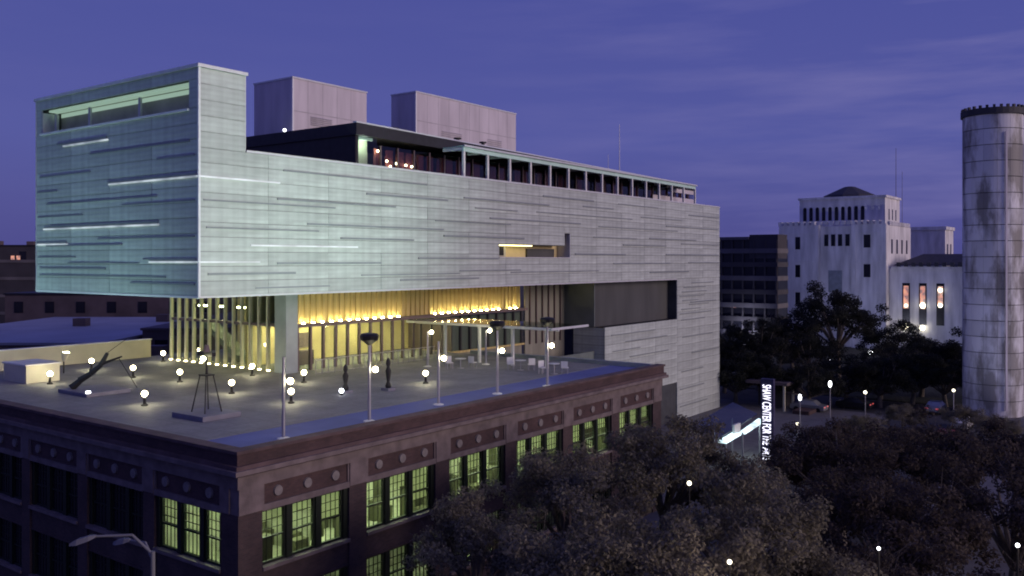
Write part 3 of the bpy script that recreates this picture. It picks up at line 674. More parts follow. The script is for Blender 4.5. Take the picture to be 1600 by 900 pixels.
for face, bays, end, nb in (('r', baysR, LA, 6), ('l', baysL, LB, 6)):
    B = fac(face)
    def P(name, m, t0, t1, d0, d1, z0, z1, par=None, **k):
        b = MB(); B(b, t0, t1, d0, d1, z0, z1); return b.build(name, m, par or bk, **k)
    s0 = 0.0 if face == 'r' else D + .001      # the corner pier belongs to the right hand face
    edges = [s0] + [q for t in bays[:nb] for q in (t, t+BL)] + [end]
    for i in range(0, len(edges), 2):
        if edges[i+1] > edges[i] + .01:
            P('pier', M['brick'], edges[i], edges[i+1], 0, D, 0, 8.36)
            P('pier_cap', M['stone'], edges[i]+(0 if face == 'r' else 0), edges[i+1], -.06 if face == 'r' else -.058, D, 8.362, 9.46)
    for t in bays[:nb]:
        P('spandrel', M['brick'], t, t+BL, .10, D, 4.70, 5.74)
        P('spandrel', M['brick'], t, t+BL, .10, D, 0.0, 2.05)
        P('sill', M['stone'], t-.05, t+BL+.05, -.08, D, 5.742, 5.90) if False else P('sill', M['stone'], t, t+BL, -.08, D, 5.742, 5.90)
        P('sill', M['stone'], t, t+BL, -.08, D, 2.052, 2.20)
        P('lintel', M['stone'], t, t+BL, -.03, D, 8.30, 8.58)
        P('lintel', M['brick'], t, t+BL, .05, D, 4.60, 4.698)
        fz = P('frieze_panel', M['brick_red'], t, t+BL, .07, D, 8.582, 9.46)
        for q0 in (t, t+BL-.10):
            rb = MB(); B(rb, q0, q0+.10, .0, .069, 8.583, 9.459); rb.build('frieze_border', M['stone'], fz)
        for q in range(3):
            tt = t + .85 + q*1.65
            r_ = MB()
            if face == 'r': r_.tube((tt, .075, 9.02), (tt, -.02, 9.02), .24, .22, 14)
            else: r_.tube((.075, tt, 9.02), (-.02, tt, 9.02), .24, .22, 14)
            r_.build('roundel', M['roundel'], fz)
        for zt, zb in rows:
            for q in range(3):
                window(face, t + .02 + q*1.68, 1.36, zt, zb, (face == 'r') or (t < 3))
            for q in range(2):
                P('window_post', M['frame'], t+1.385+q*1.68, t+1.695+q*1.68, .12, .40, zb, zt)
            P('window_post', M['frame'], t+4.745, t+BL, .12, .40, zb, zt)
    # entablature : each course a little further out
    q0 = -.0 if face == 'r' else 0.0
    lo = {'r': 0, 'l': 1}[face]
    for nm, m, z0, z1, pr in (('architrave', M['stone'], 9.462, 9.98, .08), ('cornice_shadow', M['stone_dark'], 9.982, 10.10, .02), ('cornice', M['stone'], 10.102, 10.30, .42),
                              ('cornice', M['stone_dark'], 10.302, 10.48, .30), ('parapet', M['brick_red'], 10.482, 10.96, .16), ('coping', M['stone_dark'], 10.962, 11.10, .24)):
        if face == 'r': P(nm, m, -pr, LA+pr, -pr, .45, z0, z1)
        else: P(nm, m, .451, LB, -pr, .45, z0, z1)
bp_('end_wall', M['brick'], lambda b: b.box(LA-.4, LA-.002, D+.002, LB, 0, 9.46))
bp_('end_parapet', M['endwall'], lambda b: b.box(37.3, 37.7, .452, 18.0, FL-.3, 11.16))
bp_('end_parapet', M['recess_green'], lambda b: b.box(37.72, 38.1, .46, 15.3, 9.0, 11.0))
bp_('back_wall', M['brick'], lambda b: b.box(.0, LA-.41, LB-.3, LB, 0, FL-.7))
bp_('roof_deck', M['deck'], lambda b: b.box(.45, 37.3, 4.0, LB-.4, FL-.45, FL))
bp_('deck_strip', M['strip'], lambda b: b.box(.45, 37.3, .45, 3.998, FL-.45, FL-.02))
bp_('terrace_wall', M['cream'], lambda b: b.box(.2, 19.4, 38.2, 38.6, FL, FL+1.45))
bp_('terrace_wall_cap', M['white'], lambda b: b.box(.1, 19.45, 38.1, 38.7, FL+1.452, FL+1.54))
# rooms behind the lit windows
bp_('room_floor', M['green_room'], lambda b: b.box(.6, LA-.5, .6, 8.0, 4.62, 4.70))
bp_('room_floor', M['green_room'], lambda b: b.box(.6, LA-.5, .6, 8.0, .9, 1.0))
bp_('room_ceiling', M['white'], lambda b: b.box(.6, LA-.5, .6, 8.0, 8.4, 8.5))
bp_('room_ceiling', M['white'], lambda b: b.box(.6, LA-.5, .6, 8.0, 4.50, 4.58))
bp_('room_wall', M['green_room'], lambda b: b.box(.6, LA-.5, 6.6, 6.8, 4.7, 8.4))
bp_('room_wall', M['green_room'], lambda b: b.box(.6, LA-.5, 6.6, 6.8, 1.0, 4.5))
bp_('room_wall', M['green_room'], lambda b: b.box(5.9, 6.1, 2.6, 6.59, 4.7, 8.4))
for k in range(17):
    for j in range(2):
        x = 1.2 + k*2.15
        bp_('office_light', M['tube_green'], lambda b: b.box(x, x+1.3, 1.5+j*1.9, 1.75+j*1.9, 8.33, 8.398))
for k in range(8):
    x = 1.3 + k*2.2
    bp_('office_light', M['tube_green'], lambda b: b.box(x, x+.7, 2.2, 2.36, 4.44, 4.498))
ro = random.Random(5)
for k in range(60):
    x = ro.uniform(1.0, 36); y = ro.uniform(.8, 5.2); h = ro.choice([.8, 1.1, 1.5, 1.9, 2.1])
    bp_('office_cabinet', M['room_dark'], lambda b: b.box(x, x+ro.uniform(.5, 1.3), y, y+.5, 4.702, 4.702+h))
for k in range(12):
    x = ro.uniform(1.2, 36)
    bp_('notice_board', M['cream'], lambda b: b.box(x, x+1.2, 6.53, 6.599, 6.0, 7.2))

M['blind'] = mat('window_blind', (0.50, 0.52, 0.40), 0.8, 0.15, 3)
t_ = M['blind'].node_tree; tl_ = t_.nodes.new('ShaderNodeBsdfTranslucent'); tl_.inputs[0].default_value = (.85, .86, .7, 1)
mx_ = t_.nodes.new('ShaderNodeMixShader'); mx_.inputs[0].default_value = .7
t_.links.new(t_.nodes['Principled BSDF'].outputs[0], mx_.inputs[1]); t_.links.new(tl_.outputs[0], mx_.inputs[2]); t_.links.new(mx_.outputs[0], t_.nodes['Material Output'].inputs[0])
for i, t0 in enumerate(baysR):
    for q in range(3):
        hgt = ro.choice([0, .5, .7, .9, 1.2, 1.6])
        if hgt: bp_('window_blind', M['blind'], lambda b: b.box(t0+.1+q*1.68, t0+1.3+q*1.68, .37, .40, 8.2-hgt, 8.2))
# ------------------------------------------------------------------ roof terrace furniture
# globe bollards
def bollard_proto():
    t = thing('bollard_lamp', 'x', 'lamp', (0, 0, 0))
    MB().lathe([(.19, 0), (.19, .06), (.09, .12), (.07, .42), (.12, .47)], 12).build('pedestal', M['black'], t)
    gl = MB().ball((0, 0, .68), .165, 20, 12).build('globe', M['globe_frost'], t, True)
    return t
bol = [((6.11, 28.29), 'globe lamp nearest the white box at the far left of the roof deck'),
       ((11.69, 33.45), 'globe lamp by the low cream wall, behind the black diagonal sculpture'),
       ((11.14, 26.89), 'globe lamp on the deck just right of the black diagonal sculpture'),
       ((17.98, 34.12), 'globe lamp at the left end of the glass hall, where the cream wall stops'),
       ((11.75, 22.23), 'globe lamp left of the tall four legged frame, halfway to the glass hall'),
       ((10.63, 15.06), 'globe lamp right of the four legged frame on open deck'),
       ((16.72, 21.08), 'globe lamp left of the big square column, in front of the cream fins'),
       ((4.91, 15.12), 'globe lamp nearest the dark left parapet, alone in a pool of light'),
       ((16.49, 15.3), 'globe lamp on the deck right of the big square column'),
       ((10.39, 9.22), 'globe lamp just right of the leftmost tall mast, low on the deck'),
       ((21.08, 8.57), 'globe lamp in a yellow pool right of the two black totems')]
proto = bollard_proto()
for i, ((a, b), lab) in enumerate(bol):
    o = proto if i == 0 else copy_tree(proto)
    o.location = W(a, b, FL); tag(o, 'white ' + lab, 'lamp', 'globe lamps on the roof terrace')
# tall masts along the right edge
def mast(a, b, h, globe, hood, label):
    t = thing('terrace_mast', label, 'lamp post', W(a, b, FL - (.02 if b < 3.9 else 0)), ROT, 'tall masts on the roof terrace')
    MB().lathe([(.30, 0), (.30, .04), (.12, .09)], 14).build('base_plate', M['white'], t)
    MB().tube((0, 0, .06), (0, 0, h), .085, .065, 10).build('pole', M['pole'], t)
    if globe:
        MB().tube((0, 0, 2.62), (.14, -.16, 2.62), .025).build('arm', M['pole'], t)
        MB().ball((.20, -.23, 2.64), .145, 16, 10).build('globe', M['globe_frost'], t, True)
    if hood:
        hd = MB().lathe([(.10, -.42), (.22, -.32), (.46, -.14), (.50, .06), (.40, .16), (.10, .20)], 14, (0, 0, h+.1)).build('hood', M['black'], t)
        MB().box(.05, .35, .36, .50, h-.02, h+.12).build('lens', M['flood_lens'], hd)
    return t
mast(3.58, 1.51, 3.75, True, False, 'tall slim mast nearest the building corner, in front of the square column')
m2_ = mast(9.03, 1.53, 4.2, True, True, 'tall mast with dark hood rising before the golden screen, beside two black totems')
mast(15.05, 2.16, 3.6, True, False, 'slim hoodless mast above the yellow light pool, mid right edge of the terrace')
m4_ = mast(20.3, 1.99, 4.2, True, True, 'tall mast with dark hood in front of the left half of the glass canopy')
m5_ = mast(24.88, 1.41, 4.2, True, True, 'tall hooded mast nearest the far right end of the terrace')
mast(28.07, 14.68, 2.7, True, False, 'far slim globe mast left of the glass canopy, deep on the terrace')
mast(31.9, 12.0, 2.7, True, False, 'far slim globe mast standing under the left half of the glass canopy')
# flood heads light the long facade
for t, e in ((m2_, 3600), (m4_, 3600), (m5_, 1800)):
    lamp('SPOT', 'flood_beam', t, (.1, .6, 4.3), e, (0.70, 1.0, 0.88), .25, R(115), 1.0, (0.1, 14, 17))
# four legged frame sculpture on a plinth
t = thing('frame_sculpture', 'open four legged metal frame with a dark crossbar on top, on a low plinth', 'sculpture', W(4.9, 9.3, FL))
MB().box(-1.15, 1.15, -1.35, 1.35, 0, .26).build('plinth', M['plinth'], t, bevel=.02)
for sx in (-1, 1):
    for sy in (-1, 1): MB().tube((sx*.50, sy*.58, .26), (sx*.22, sy*.26, 2.15), .035, .03).build('leg', M['black'], t)
MB().box(-.27, .27, -.31, .31, 2.15, 2.21).build('collar', M['black'], t)
MB().tube((0, 0, 2.2), (0, 0, 3.85), .07, .03).build('stem', M['black'], t)
MB().box(-.12, .12, -.62, .62, 3.18, 3.38).build('crossbar', M['black'], t)
MB().tube((0, 0, 3.38), (0, 0, 3.75), .2, .1).build('finial', M['mullion'], t)
MB().ball((-.28, -.1, 3.05), .13, 12, 8).build('bulb', M['globe'], t, True)
# black diagonal sculpture
t = thing('diagonal_sculpture', 'black segmented sculpture leaning diagonally over a flat pale plinth by the cream wall', 'sculpture', W(5.9, 22.3, FL))
MB().box(-1.4, 1.4, -1.7, 1.7, 0, .22).build('plinth', M['plinth'], t, bevel=.02)
pts = [Vector((-.9, 1.0, .3)), Vector((-.55, .7, .75)), Vector((-.1, .2, 1.2)), Vector((.3, -.3, 1.75)), Vector((.55, -.55, 2.5))]
for i in range(4):
    MB().tube(pts[i], pts[i+1]*.97, .26-.03*i, .20-.03*i, 6).build('segment', M['black'], t)
MB().tube((.2, -.2, 1.7), (1.1, -1.2, 2.2), .12, .05, 6).build('tail', M['black'], t)
MB().tube((1.0, -1.0, 2.1), (1.7, -1.9, .25), .025).build('stay', M['black'], t)
MB().tube((.5, -.5, 2.4), (1.3, -1.4, 3.3), .018).build('stay', M['black'], t)
MB().tube((-1.2, -1.5, .22), (-1.2, -1.5, .34), .14).build('ground_light', M['globe_cold'], t)
# totems
for a, b, hh, lab in ((15.0, 9.7, 1.75, 'shorter slender black totem figure, left one of the pair on the deck'), (17.3, 8.3, 2.05, 'taller slender black totem figure, right one of the pair beside the hooded mast')):
    t = thing('totem_sculpture', lab, 'sculpture', W(a, b, FL), ROT, 'black totem figures on the roof terrace')
    MB().box(-.32, .32, -.32, .32, 0, .16).build('plinth', M['plinth'], t)
    MB().lathe([(.16, .16), (.20, .3), (.10, .55), (.15, hh*.45), (.19, hh*.6), (.09, hh*.72), (.15, hh*.82), (.13, hh*.92), (.04, hh)], 10).build('figure', M['black'], t, True)
t = thing('spot_fixture', 'small round deck light shining at the foot of the shorter black totem', 'lamp', W(14.3, 9.3, FL))
MB().lathe([(.12, 0), (.12, .1), (.05, .14)], 10).build('base', M['black'], t); MB().ball((0, 0, .24), .15, 12, 8).build('lens', M['globe_cold'], t, True)
# white box at far left
t = thing('skylight_box', 'pale lit boxy skylight at the far left edge of the terrace', 'skylight', W(5.2, 29.6, FL))
MB().box(0, 2.2, 0, 3.2, 0, 1.15).build('curb', M['cream'], t); MB().box(-.08, 2.28, -.08, 3.28, 1.152, 1.25).build('lid', M['white'], t)
# flood lamp lighting the left end of the museum, small head by the cream wall
t = thing('flood_lamp', 'small bright conical flood lamp beside the black diagonal sculpture near the cream wall', 'lamp', W(9.5, 33.2, FL))
MB().tube((0, 0, 0), (0, 0, .9), .05).build('stem', M['black'], t); MB().tube((0, 0, .85), (.1, -.05, 1.5), .10, .30, 12).build('shade', M['cream'], t)
MB().tube((.1, -.05, 1.46), (.1, -.05, 1.53), .25).build('lens', M['globe'], t)
for a, b, e, lab in ((-.2, 36.5, 2000, 'low light added near the left end of the dark parapet aimed up at the museum'), (-.2, 23.5, 1900, 'low light added on the dark left parapet, right of the other one')):
    t = thing('floodlight', lab, 'floodlight', W(.22, b, 11.1), ROT, 'lights added on the left parapet')  # added fixtures out of view, put in to light the museum's left face
    MB().box(-.05, .05, -.2, .2, 0, .12).build('bracket', M['black'], t)
    MB().hexa([(-.1,-.2,.12),(.1,-.2,.12),(.1,.2,.12),(-.1,.2,.12)], [(-.04,-.22,.34),(.2,-.22,.28),(.2,.22,.28),(-.04,.22,.34)]).build('head', M['black'], t)
    MB().hexa([(-.03,-.18,.345),(.17,-.18,.295),(.17,.18,.295),(-.03,.18,.345)], [(-.03,-.18,.36),(.17,-.18,.31),(.17,.18,.31),(-.03,.18,.36)]).build('lens', M['flood_lens'], t)
    lamp('SPOT', 'flood_beam', t, (.1, 0, .5), e, (0.60, 1.0, 0.92), .2, R(120), 1.0, (8.4, 0, 11.0))
# railing in front of the hall
t = thing('railing', 'dark upright bar railing on the deck before the golden glass hall', 'railing', W(19.5, 17.6, FL))
for k in range(22): MB().box(k*.6-.02, k*.6+.02, -.02, .02, 0, 1.05).build('railing_post', M['pole'], t)
MB().box(-.05, 12.7, -.03, .03, 1.052, 1.10).build('top_rail', M['pole'], t); MB().box(-.05, 12.7, -.035, .035, .12, .16).build('bottom_rail', M['pole'], t)
# glass canopy
t = thing('glass_canopy', 'flat pale green glass canopy on four white posts at the far end of the terrace', 'canopy', W(31.5, 5.5, FL))
for y in (1.2, 4.4, 7.7, 11.3): MB().box(1.0, 1.2, y-.1, y+.1, 0, 2.85).build('post', M['white'], t)
MB().box(1.02, 1.18, .1, 14.4, 2.853, 3.0).build('beam', M['white'], t)
for y in (.5, 3.3, 6.1, 8.9, 11.7, 14.2): MB().box(0, 5, y-.04, y+.04, 3.003, 3.1).build('rafter', M['white'], t)
for k in range(5): MB().box(0, 5, .12+k*2.88, .12+k*2.88+2.84, 3.103, 3.14).build('glass_sheet', M['glass_green'], t)
MB().box(-.06, -.003, 0, 14.55, 2.98, 3.16).build('edge_trim', M['trim'], t); MB().box(-.06, 5.06, -.06, -.003, 2.98, 3.16).build('edge_trim', M['trim'], t)
# chairs and tables
def chair_proto():
    t = thing('terrace_chair', 'x', 'chair', (0, 0, 0))
    MB().box(-.24, .24, -.24, .24, .42, .47).build('seat', M['white'], t); MB().box(-.24, .24, .2, .25, .47, .92).build('backrest', M['white'], t)
    for sx in (-1, 1):
        for sy in (-1, 1): MB().box(sx*.21-.02, sx*.21+.02, sy*.21-.02, sy*.21+.02, 0, .42).build('leg', M['pole'], t)
    return t
ch = chair_proto()
spots = [(28.2, 12.6, .4, 'white chair left of the left cafe table near the far globe mast'), (29.4, 11.3, 2.6, 'white chair right of the left cafe table near the far globe mast'),
         (30.3, 8.4, .2, 'white chair behind the middle cafe table before the glass canopy'), (31.0, 7.0, 3.3, 'white chair right of the middle cafe table before the glass canopy'),
         (29.9, 5.2, .6, 'white chair left of the cafe table nearest the right parapet'), (30.8, 3.9, 2.9, 'white chair right of the cafe table nearest the right parapet')]
for i, (a, b, rz, lab) in enumerate(spots):
    o = ch if i == 0 else copy_tree(ch); o.location = W(a, b, FL); o.rotation_euler.z = rz; tag(o, lab, 'chair', 'white chairs on the roof terrace')
tb = None
for a, b, lab in ((28.8, 12.0, 'round cafe table near the far globe mast, the left one'), (30.6, 7.7, 'round cafe table in front of the middle of the glass canopy'), (30.3, 4.5, 'round cafe table nearest the right parapet')):
    if tb is None:
        tb = thing('cafe_table', lab, 'table', W(a, b, FL)); MB().tube((0, 0, .72), (0, 0, .75), .42, .42, 16).build('tabletop', M['white'], tb)
        MB().tube((0, 0, .03), (0, 0, .72), .04).build('stem', M['pole'], tb); MB().tube((0, 0, 0), (0, 0, .03), .28).build('foot', M['pole'], tb); o = tb
    else: o = copy_tree(tb); o.location = W(a, b, FL)
    tag(o, lab, 'table', 'cafe tables on the roof terrace')

# ------------------------------------------------------------------ street level by the museum
t = thing('pylon_sign', 'tall narrow sign with white lit letters running down it beside the entrance canopy', 'sign', W(57.6, -1, 0))
MB().box(.02, .4, -.62, .62, 0, 8.0).build('panel', M['signface'], t, bevel=.03)
def text(s, name, m, parent, length, height, loc):
    cu = bpy.data.curves.new(name, 'FONT'); cu.body = s; cu.extrude = .02; cu.align_x = 'LEFT'
    to = bpy.data.objects.new('tmp', cu); COL.objects.link(to)
    me = bpy.data.meshes.new_from_object(to.evaluated_get(bpy.context.evaluated_depsgraph_get())); bpy.data.objects.remove(to); bpy.data.curves.remove(cu)
    c = np.array([v.co[:] for v in me.vertices]); mn, mx_ = c.min(0), c.max(0); sc = (length/(mx_[0]-mn[0]), height/(mx_[1]-mn[1]))
    for v in me.vertices:
        # text runs downward; glyph up faces the street
        X = (v.co.x-mn[0])*sc[0]; Y = (v.co.y-mn[1])*sc[1]; v.co = (-(v.co.z+.02), -Y, -X)
    me.materials.clear(); me.materials.append(m); me.update()
    o = bpy.data.objects.new(name, me); COL.objects.link(o); o.parent = parent; o.location = loc; return o
text('SHAW CENTER FOR THE', 'lettering', M['sign_letter'], t, 5.6, .80, (0, .42, 7.45)); text('ARTS', 'lettering', M['sign_letter'], t, 1.15, .80, (0, .42, 1.6))
# entrance canopy : lit sloping glass
t = thing('entrance_canopy', 'brightly lit sloping glass entrance canopy between museum and pylon sign', 'canopy', W(52, .8, 0))
for y in (0, 2.8):
    for x in (.3, 4.2, 8.5): MB().box(x-.06, x+.06, y-.06, y+.06, .12, 2.6+x*.1).build('post', M['pole'], t)
MB().hexa([(0,-.2,2.70),(3.4,-.2,2.95),(3.4,.6,2.95),(0,.6,2.70)], [(0,-.2,2.85),(3.4,-.2,3.10),(3.4,.6,3.15),(0,.6,2.9)]).build('light_panel', M['teal_lit'], t)
MB().hexa([(4.3,-.2,2.85),(9.2,-.2,3.3),(9.2,.4,3.3),(4.3,.4,2.85)], [(4.3,-.2,2.98),(9.2,-.2,3.5),(9.2,.4,3.6),(4.3,.4,3.0)]).build('light_panel', M['teal_lit'], t)
MB().hexa([(0,.61,3.0),(9.6,.61,3.9),(9.6,3.2,4.8),(0,3.2,3.9)], [(0,.61,3.05),(9.6,.61,3.95),(9.6,3.2,4.85),(0,3.2,3.95)]).build('glass_roof', M['glass_dark'], t)
MB().box(2.8, 4.2, .2, .4, 3.1, 3.9).build('bracket', M['white'], t)
lamp('POINT', 'canopy_lamp', t, (6.5, 1.2, 3.0), 160, (.8, 1, 1), .2)
# small loggia beyond the museum corner
t = thing('street_pavilion', 'low flat roofed pavilion with pale posts just right of the museum corner', 'pavilion', W(86.5, 7.5, 0))
MB().box(-.4, 7, -.4, 5, 3.4, 3.75).build('roof', M['shed'], t); MB().box(3.5, 6.8, 1.5, 4.8, .12, 3.39).build('kiosk_wall', M['office'], t)
for x in (0, 3.2, 6.4): MB().box(x-.12, x+.12, 0, .24, .12, 3.39).build('post', M['cream'], t)
MB().box(-.8, 3.0, -3.2, -1.2, .12, .55).build('planter', M['brick_red'], t)

# ------------------------------------------------------------------ background, right
DA, DB = 177.3, 17.64
hall = thing('white_hall', 'pale stone civic building with castle like parapets and a dark hipped crown', 'building', W(DA, DB, 0))
def hp(name, m, fn, parent=None):
    b = MB((DA, DB, 0)); fn(b); return b.build(name, m, parent or hall)
hp('wall', M['ivory'], lambda b: b.box(DA+1.2, DA+22, DB, 41.0, 0, 26.6))
for (y0, y1) in ((DB+.001, 24.9), (31.9, 40.99)):
    hp('pavilion', M['ivory'], lambda b: b.box(DA, DA+1.19, y0, y1, 0, 26.9))
y = DB + .2
while y < 40.6:
    hp('battlement', M['ivory'], lambda b: b.box(DA-.15 if (y < 24.5 or y > 32) else DA+1.0, DA+1.6, y, y+.75, 26.9, 27.7)); y += 1.25
x = DA + 2.4
while x < DA + 21:
    hp('battlement', M['ivory'], lambda b: b.box(x, x+.75, DB-.15, DB+.5, 26.61, 27.5)); x += 1.25
hp('drum', M['ivory'], lambda b: b.box(DA+4, DA+17, 18.9, 37.6, 26.62, 32.8))
hp('drum_cornice', M['ivory'], lambda b: b.box(DA+3.7, DA+17.3, 18.6, 37.9, 32.802, 33.3))
for i in range(10):
    yy = 23.2 + i*1.42
    hp('arch_window', M['deadwin'], lambda b: (b.box(DA+3.95, DA+4.05, yy, yy+.78, 28.0, 30.7), b.tube((DA+3.95, yy+.39, 30.7), (DA+4.05, yy+.39, 30.7), .389, .389, 12)))
for i in range(3):
    xx = DA + 7 + i*3
    hp('arch_window', M['deadwin'], lambda b: b.box(xx, xx+.8, 18.86, 18.95, 28.0, 30.4))
hp('crown_roof', M['slate'], lambda b: (b.lathe([(6.0, 33.3), (5.6, 33.9), (1.2, 35.9), (.5, 36.0)], 10, (DA+10.5, 28.2, 0))))
for (y, z, hh, w_) in ((25.6, 22.2, 2.6, .9), (27.2, 22.2, 2.6, .9), (28.7, 22.2, 2.6, .9), (30.2, 22.2, 2.6, .9)):
    hp('window', M['deadwin'], lambda b: b.box(DA+1.12, DA+1.21, y, y+w_, z, z+hh))
for (y, z, hh, w_) in ((36.1, 21.5, 2.8, 1.1), (36.1, 15.2, 2.8, 1.1), (20.9, 21.8, 2.8, 1.4), (20.9, 15.4, 2.8, 1.4), (36.1, 9.0, 2.8, 1.1)):
    hp('window', M['deadwin'], lambda b: b.box(DA-.06, DA+.05, y, y+w_, z, z+hh))
hp('portal_arch', M['warmwin'], lambda b: (b.box(DA+1.14, DA+1.22, 27.0, 30.4, 14.6, 17.8))) if False else hp('portal_arch', M['endwall'], lambda b: b.box(DA+1.10, DA+1.19, 27.2, 30.2, 12.0, 16.8))
for i in range(4):
    xx = DA + 4 + i*4.5
    hp('side_window', M['deadwin'], lambda b: b.box(xx, xx+1.2, DB-.06, DB+.05, 20.5, 23.6))
for z in (12.0, 18.6, 24.9):
    hp('string_course', M['ivory'], lambda b: b.box(DA-.12, DA-.001, DB+.02, 24.88, z, z+.35)); hp('string_course', M['ivory'], lambda b: b.box(DA-.12, DA-.001, 31.92, 40.9, z, z+.35))
for yy in (DB+.05, 23.9, 32.0, 40.0): hp('pilaster', M['ivory'], lambda b: b.box(DA-.25, DA-.122, yy, yy+.9, 0, 26.8))
hp('turret', M['ivory'], lambda b: b.box(DA+34, DA+44, 12.5, 21.5, 0, 26.4))
hp('turret_cap', M['ivory'], lambda b: b.box(DA+33.7, DA+44.3, 12.2, 21.8, 26.402, 27.2))
for i in range(2): hp('window', M['deadwin'], lambda b: b.box(DA+36+i*4, DA+37.3+i*4, 12.44, 12.55, 19.5, 23.0))
hp('wing', M['ivory'], lambda b: b.box(DA+2.5, DA+24, -2.5, DB-.002, 0, 17.2))
hp('wing_roof', M['slate'], lambda b: b.hexa([(DA+2.0,-3,17.9),(DA+24.5,-3,17.9),(DA+24.5,17.0,17.9),(DA+2.0,17.0,17.9)], [(DA+8,2,20.4),(DA+18,2,20.4),(DA+18,12,20.4),(DA+8,12,20.4)]))
hp('wing_cornice', M['ivory'], lambda b: b.box(DA+2.2, DA+24.2, -2.8, DB-.4, 17.202, 17.7))
y = -2.6
while y < 16.4:
    hp('battlement', M['slate'], lambda b: b.box(DA+2.0, DA+2.6, y, y+.7, 17.702, 18.6)); y += 1.5
for y, top in ((13.5, 'r'), (10.2, 'r'), (6.8, 'y')):
    hp('lancet_window', M['deadwin'], lambda b: b.box(DA+2.42, DA+2.55, y, y+1.5, 5.4, 14.2))
    hp('lancet_glow', M['warmwin'], lambda b: b.box(DA+2.38, DA+2.41, y+.25, y+1.25, 8.8 if top == 'r' else 9.5, 13.6))
for y, z, r in ((7.5, 12.8, .42), (7.5, 9.6, .42), (10.9, 9.5, .55), (14.2, 9.4, .3)):
    hp('window_lamp', M['globe_far'], lambda b: b.ball((DA+2.1, y, z), r, 10, 8))
for y, z, r, m in ((14.2, 5.0, .68, 'globe'), (10.9, 4.8, .55, 'globe')):
    hp('wall_lamp', M['globe_far'], lambda b: b.ball((DA+1.7, y, z), r, 10, 8))
lamp('POINT', 'wall_glow', hall, (-3.0, -7, 5.5), 60, (.95, 1, .85), .5)
def ground_flood(x, y, z, target, e, col, label, size=R(100)):  # unseen fixtures; hall's inferred from its lit front, tower's added to brighten it
    t = thing('unseen_floodlight', label, 'floodlight', (x, y, 0), 0, 'ground floodlights')
    MB().box(-.35, .35, -.35, .35, 0, .5).build('housing', M['black'], t); MB().box(-.28, .28, -.28, .28, .502, .53).build('lens', M['globe_cold'], t)
    lamp('SPOT', 'flood_beam', t, (0, 0, .75), e, col, .4, size, 1.0, tuple(Vector(target) - Vector((x, y, 0))))
for yy, e_, lab in ((2, 6500, 'floodlight in the grass before the right part of the civic building'), (20, 7500, 'floodlight in the grass before the left part of the civic building'), (-14, 2600, 'floodlight in the grass before the lancet windows')):
    p_ = W(DA-32, DB+yy); q_ = W(DA, DB+yy, 20); ground_flood(p_.x, p_.y, 0, q_, e_, (.74, .75, 1.0), lab)
ground_flood(52.5, 93.0, 0, (58.6, 107, 20), 3200, (.74, .74, 1.0), 'floodlight added between trees to brighten the round tower', R(110))

oa = 150.0
off = thing('office_block', 'dark unlit office block with horizontal floor bands left of the pale civic building', 'building', W(oa, 31.4, 0))
def op(name, m, fn):
    b = MB((oa, 31.4, 0)); fn(b); return b.build(name, m, off)
op('wall', M['deadwin'], lambda b: b.box(oa+.4, oa+6, 31.5, 46, 0, 23.2))
op('roof_box', M['office'], lambda b: b.box(oa+.2, oa+5.5, 31.45, 37.3, 19.4, 24.2))
for k in range(8): op('floor_band', M['office_band'] if k % 2 else M['office'], lambda b: b.box(oa, oa+6.1, 31.42, 46, 1.2+k*2.75, 2.15+k*2.75))
for k in range(7): op('column', M['office'], lambda b: b.box(oa+.1, oa+.39, 31.6+k*2.3, 31.95+k*2.3, 0, 23.1))
op('parapet', M['office_band'], lambda b: b.box(oa-.1, oa+6.2, 37.4, 46.1, 23.203, 23.8))
for (y, z) in ((40.2, 9.4), (42.6, 15.0), (38.0, 6.7)): op('lit_window', M['warmwin'], lambda b: b.box(oa+.3, oa+.38, y, y+1.1, z, z+.9))
op('lit_strip', M['warmwin'], lambda b: b.box(oa+.3, oa+.38, 33.0, 36.3, 12.3, 12.7))

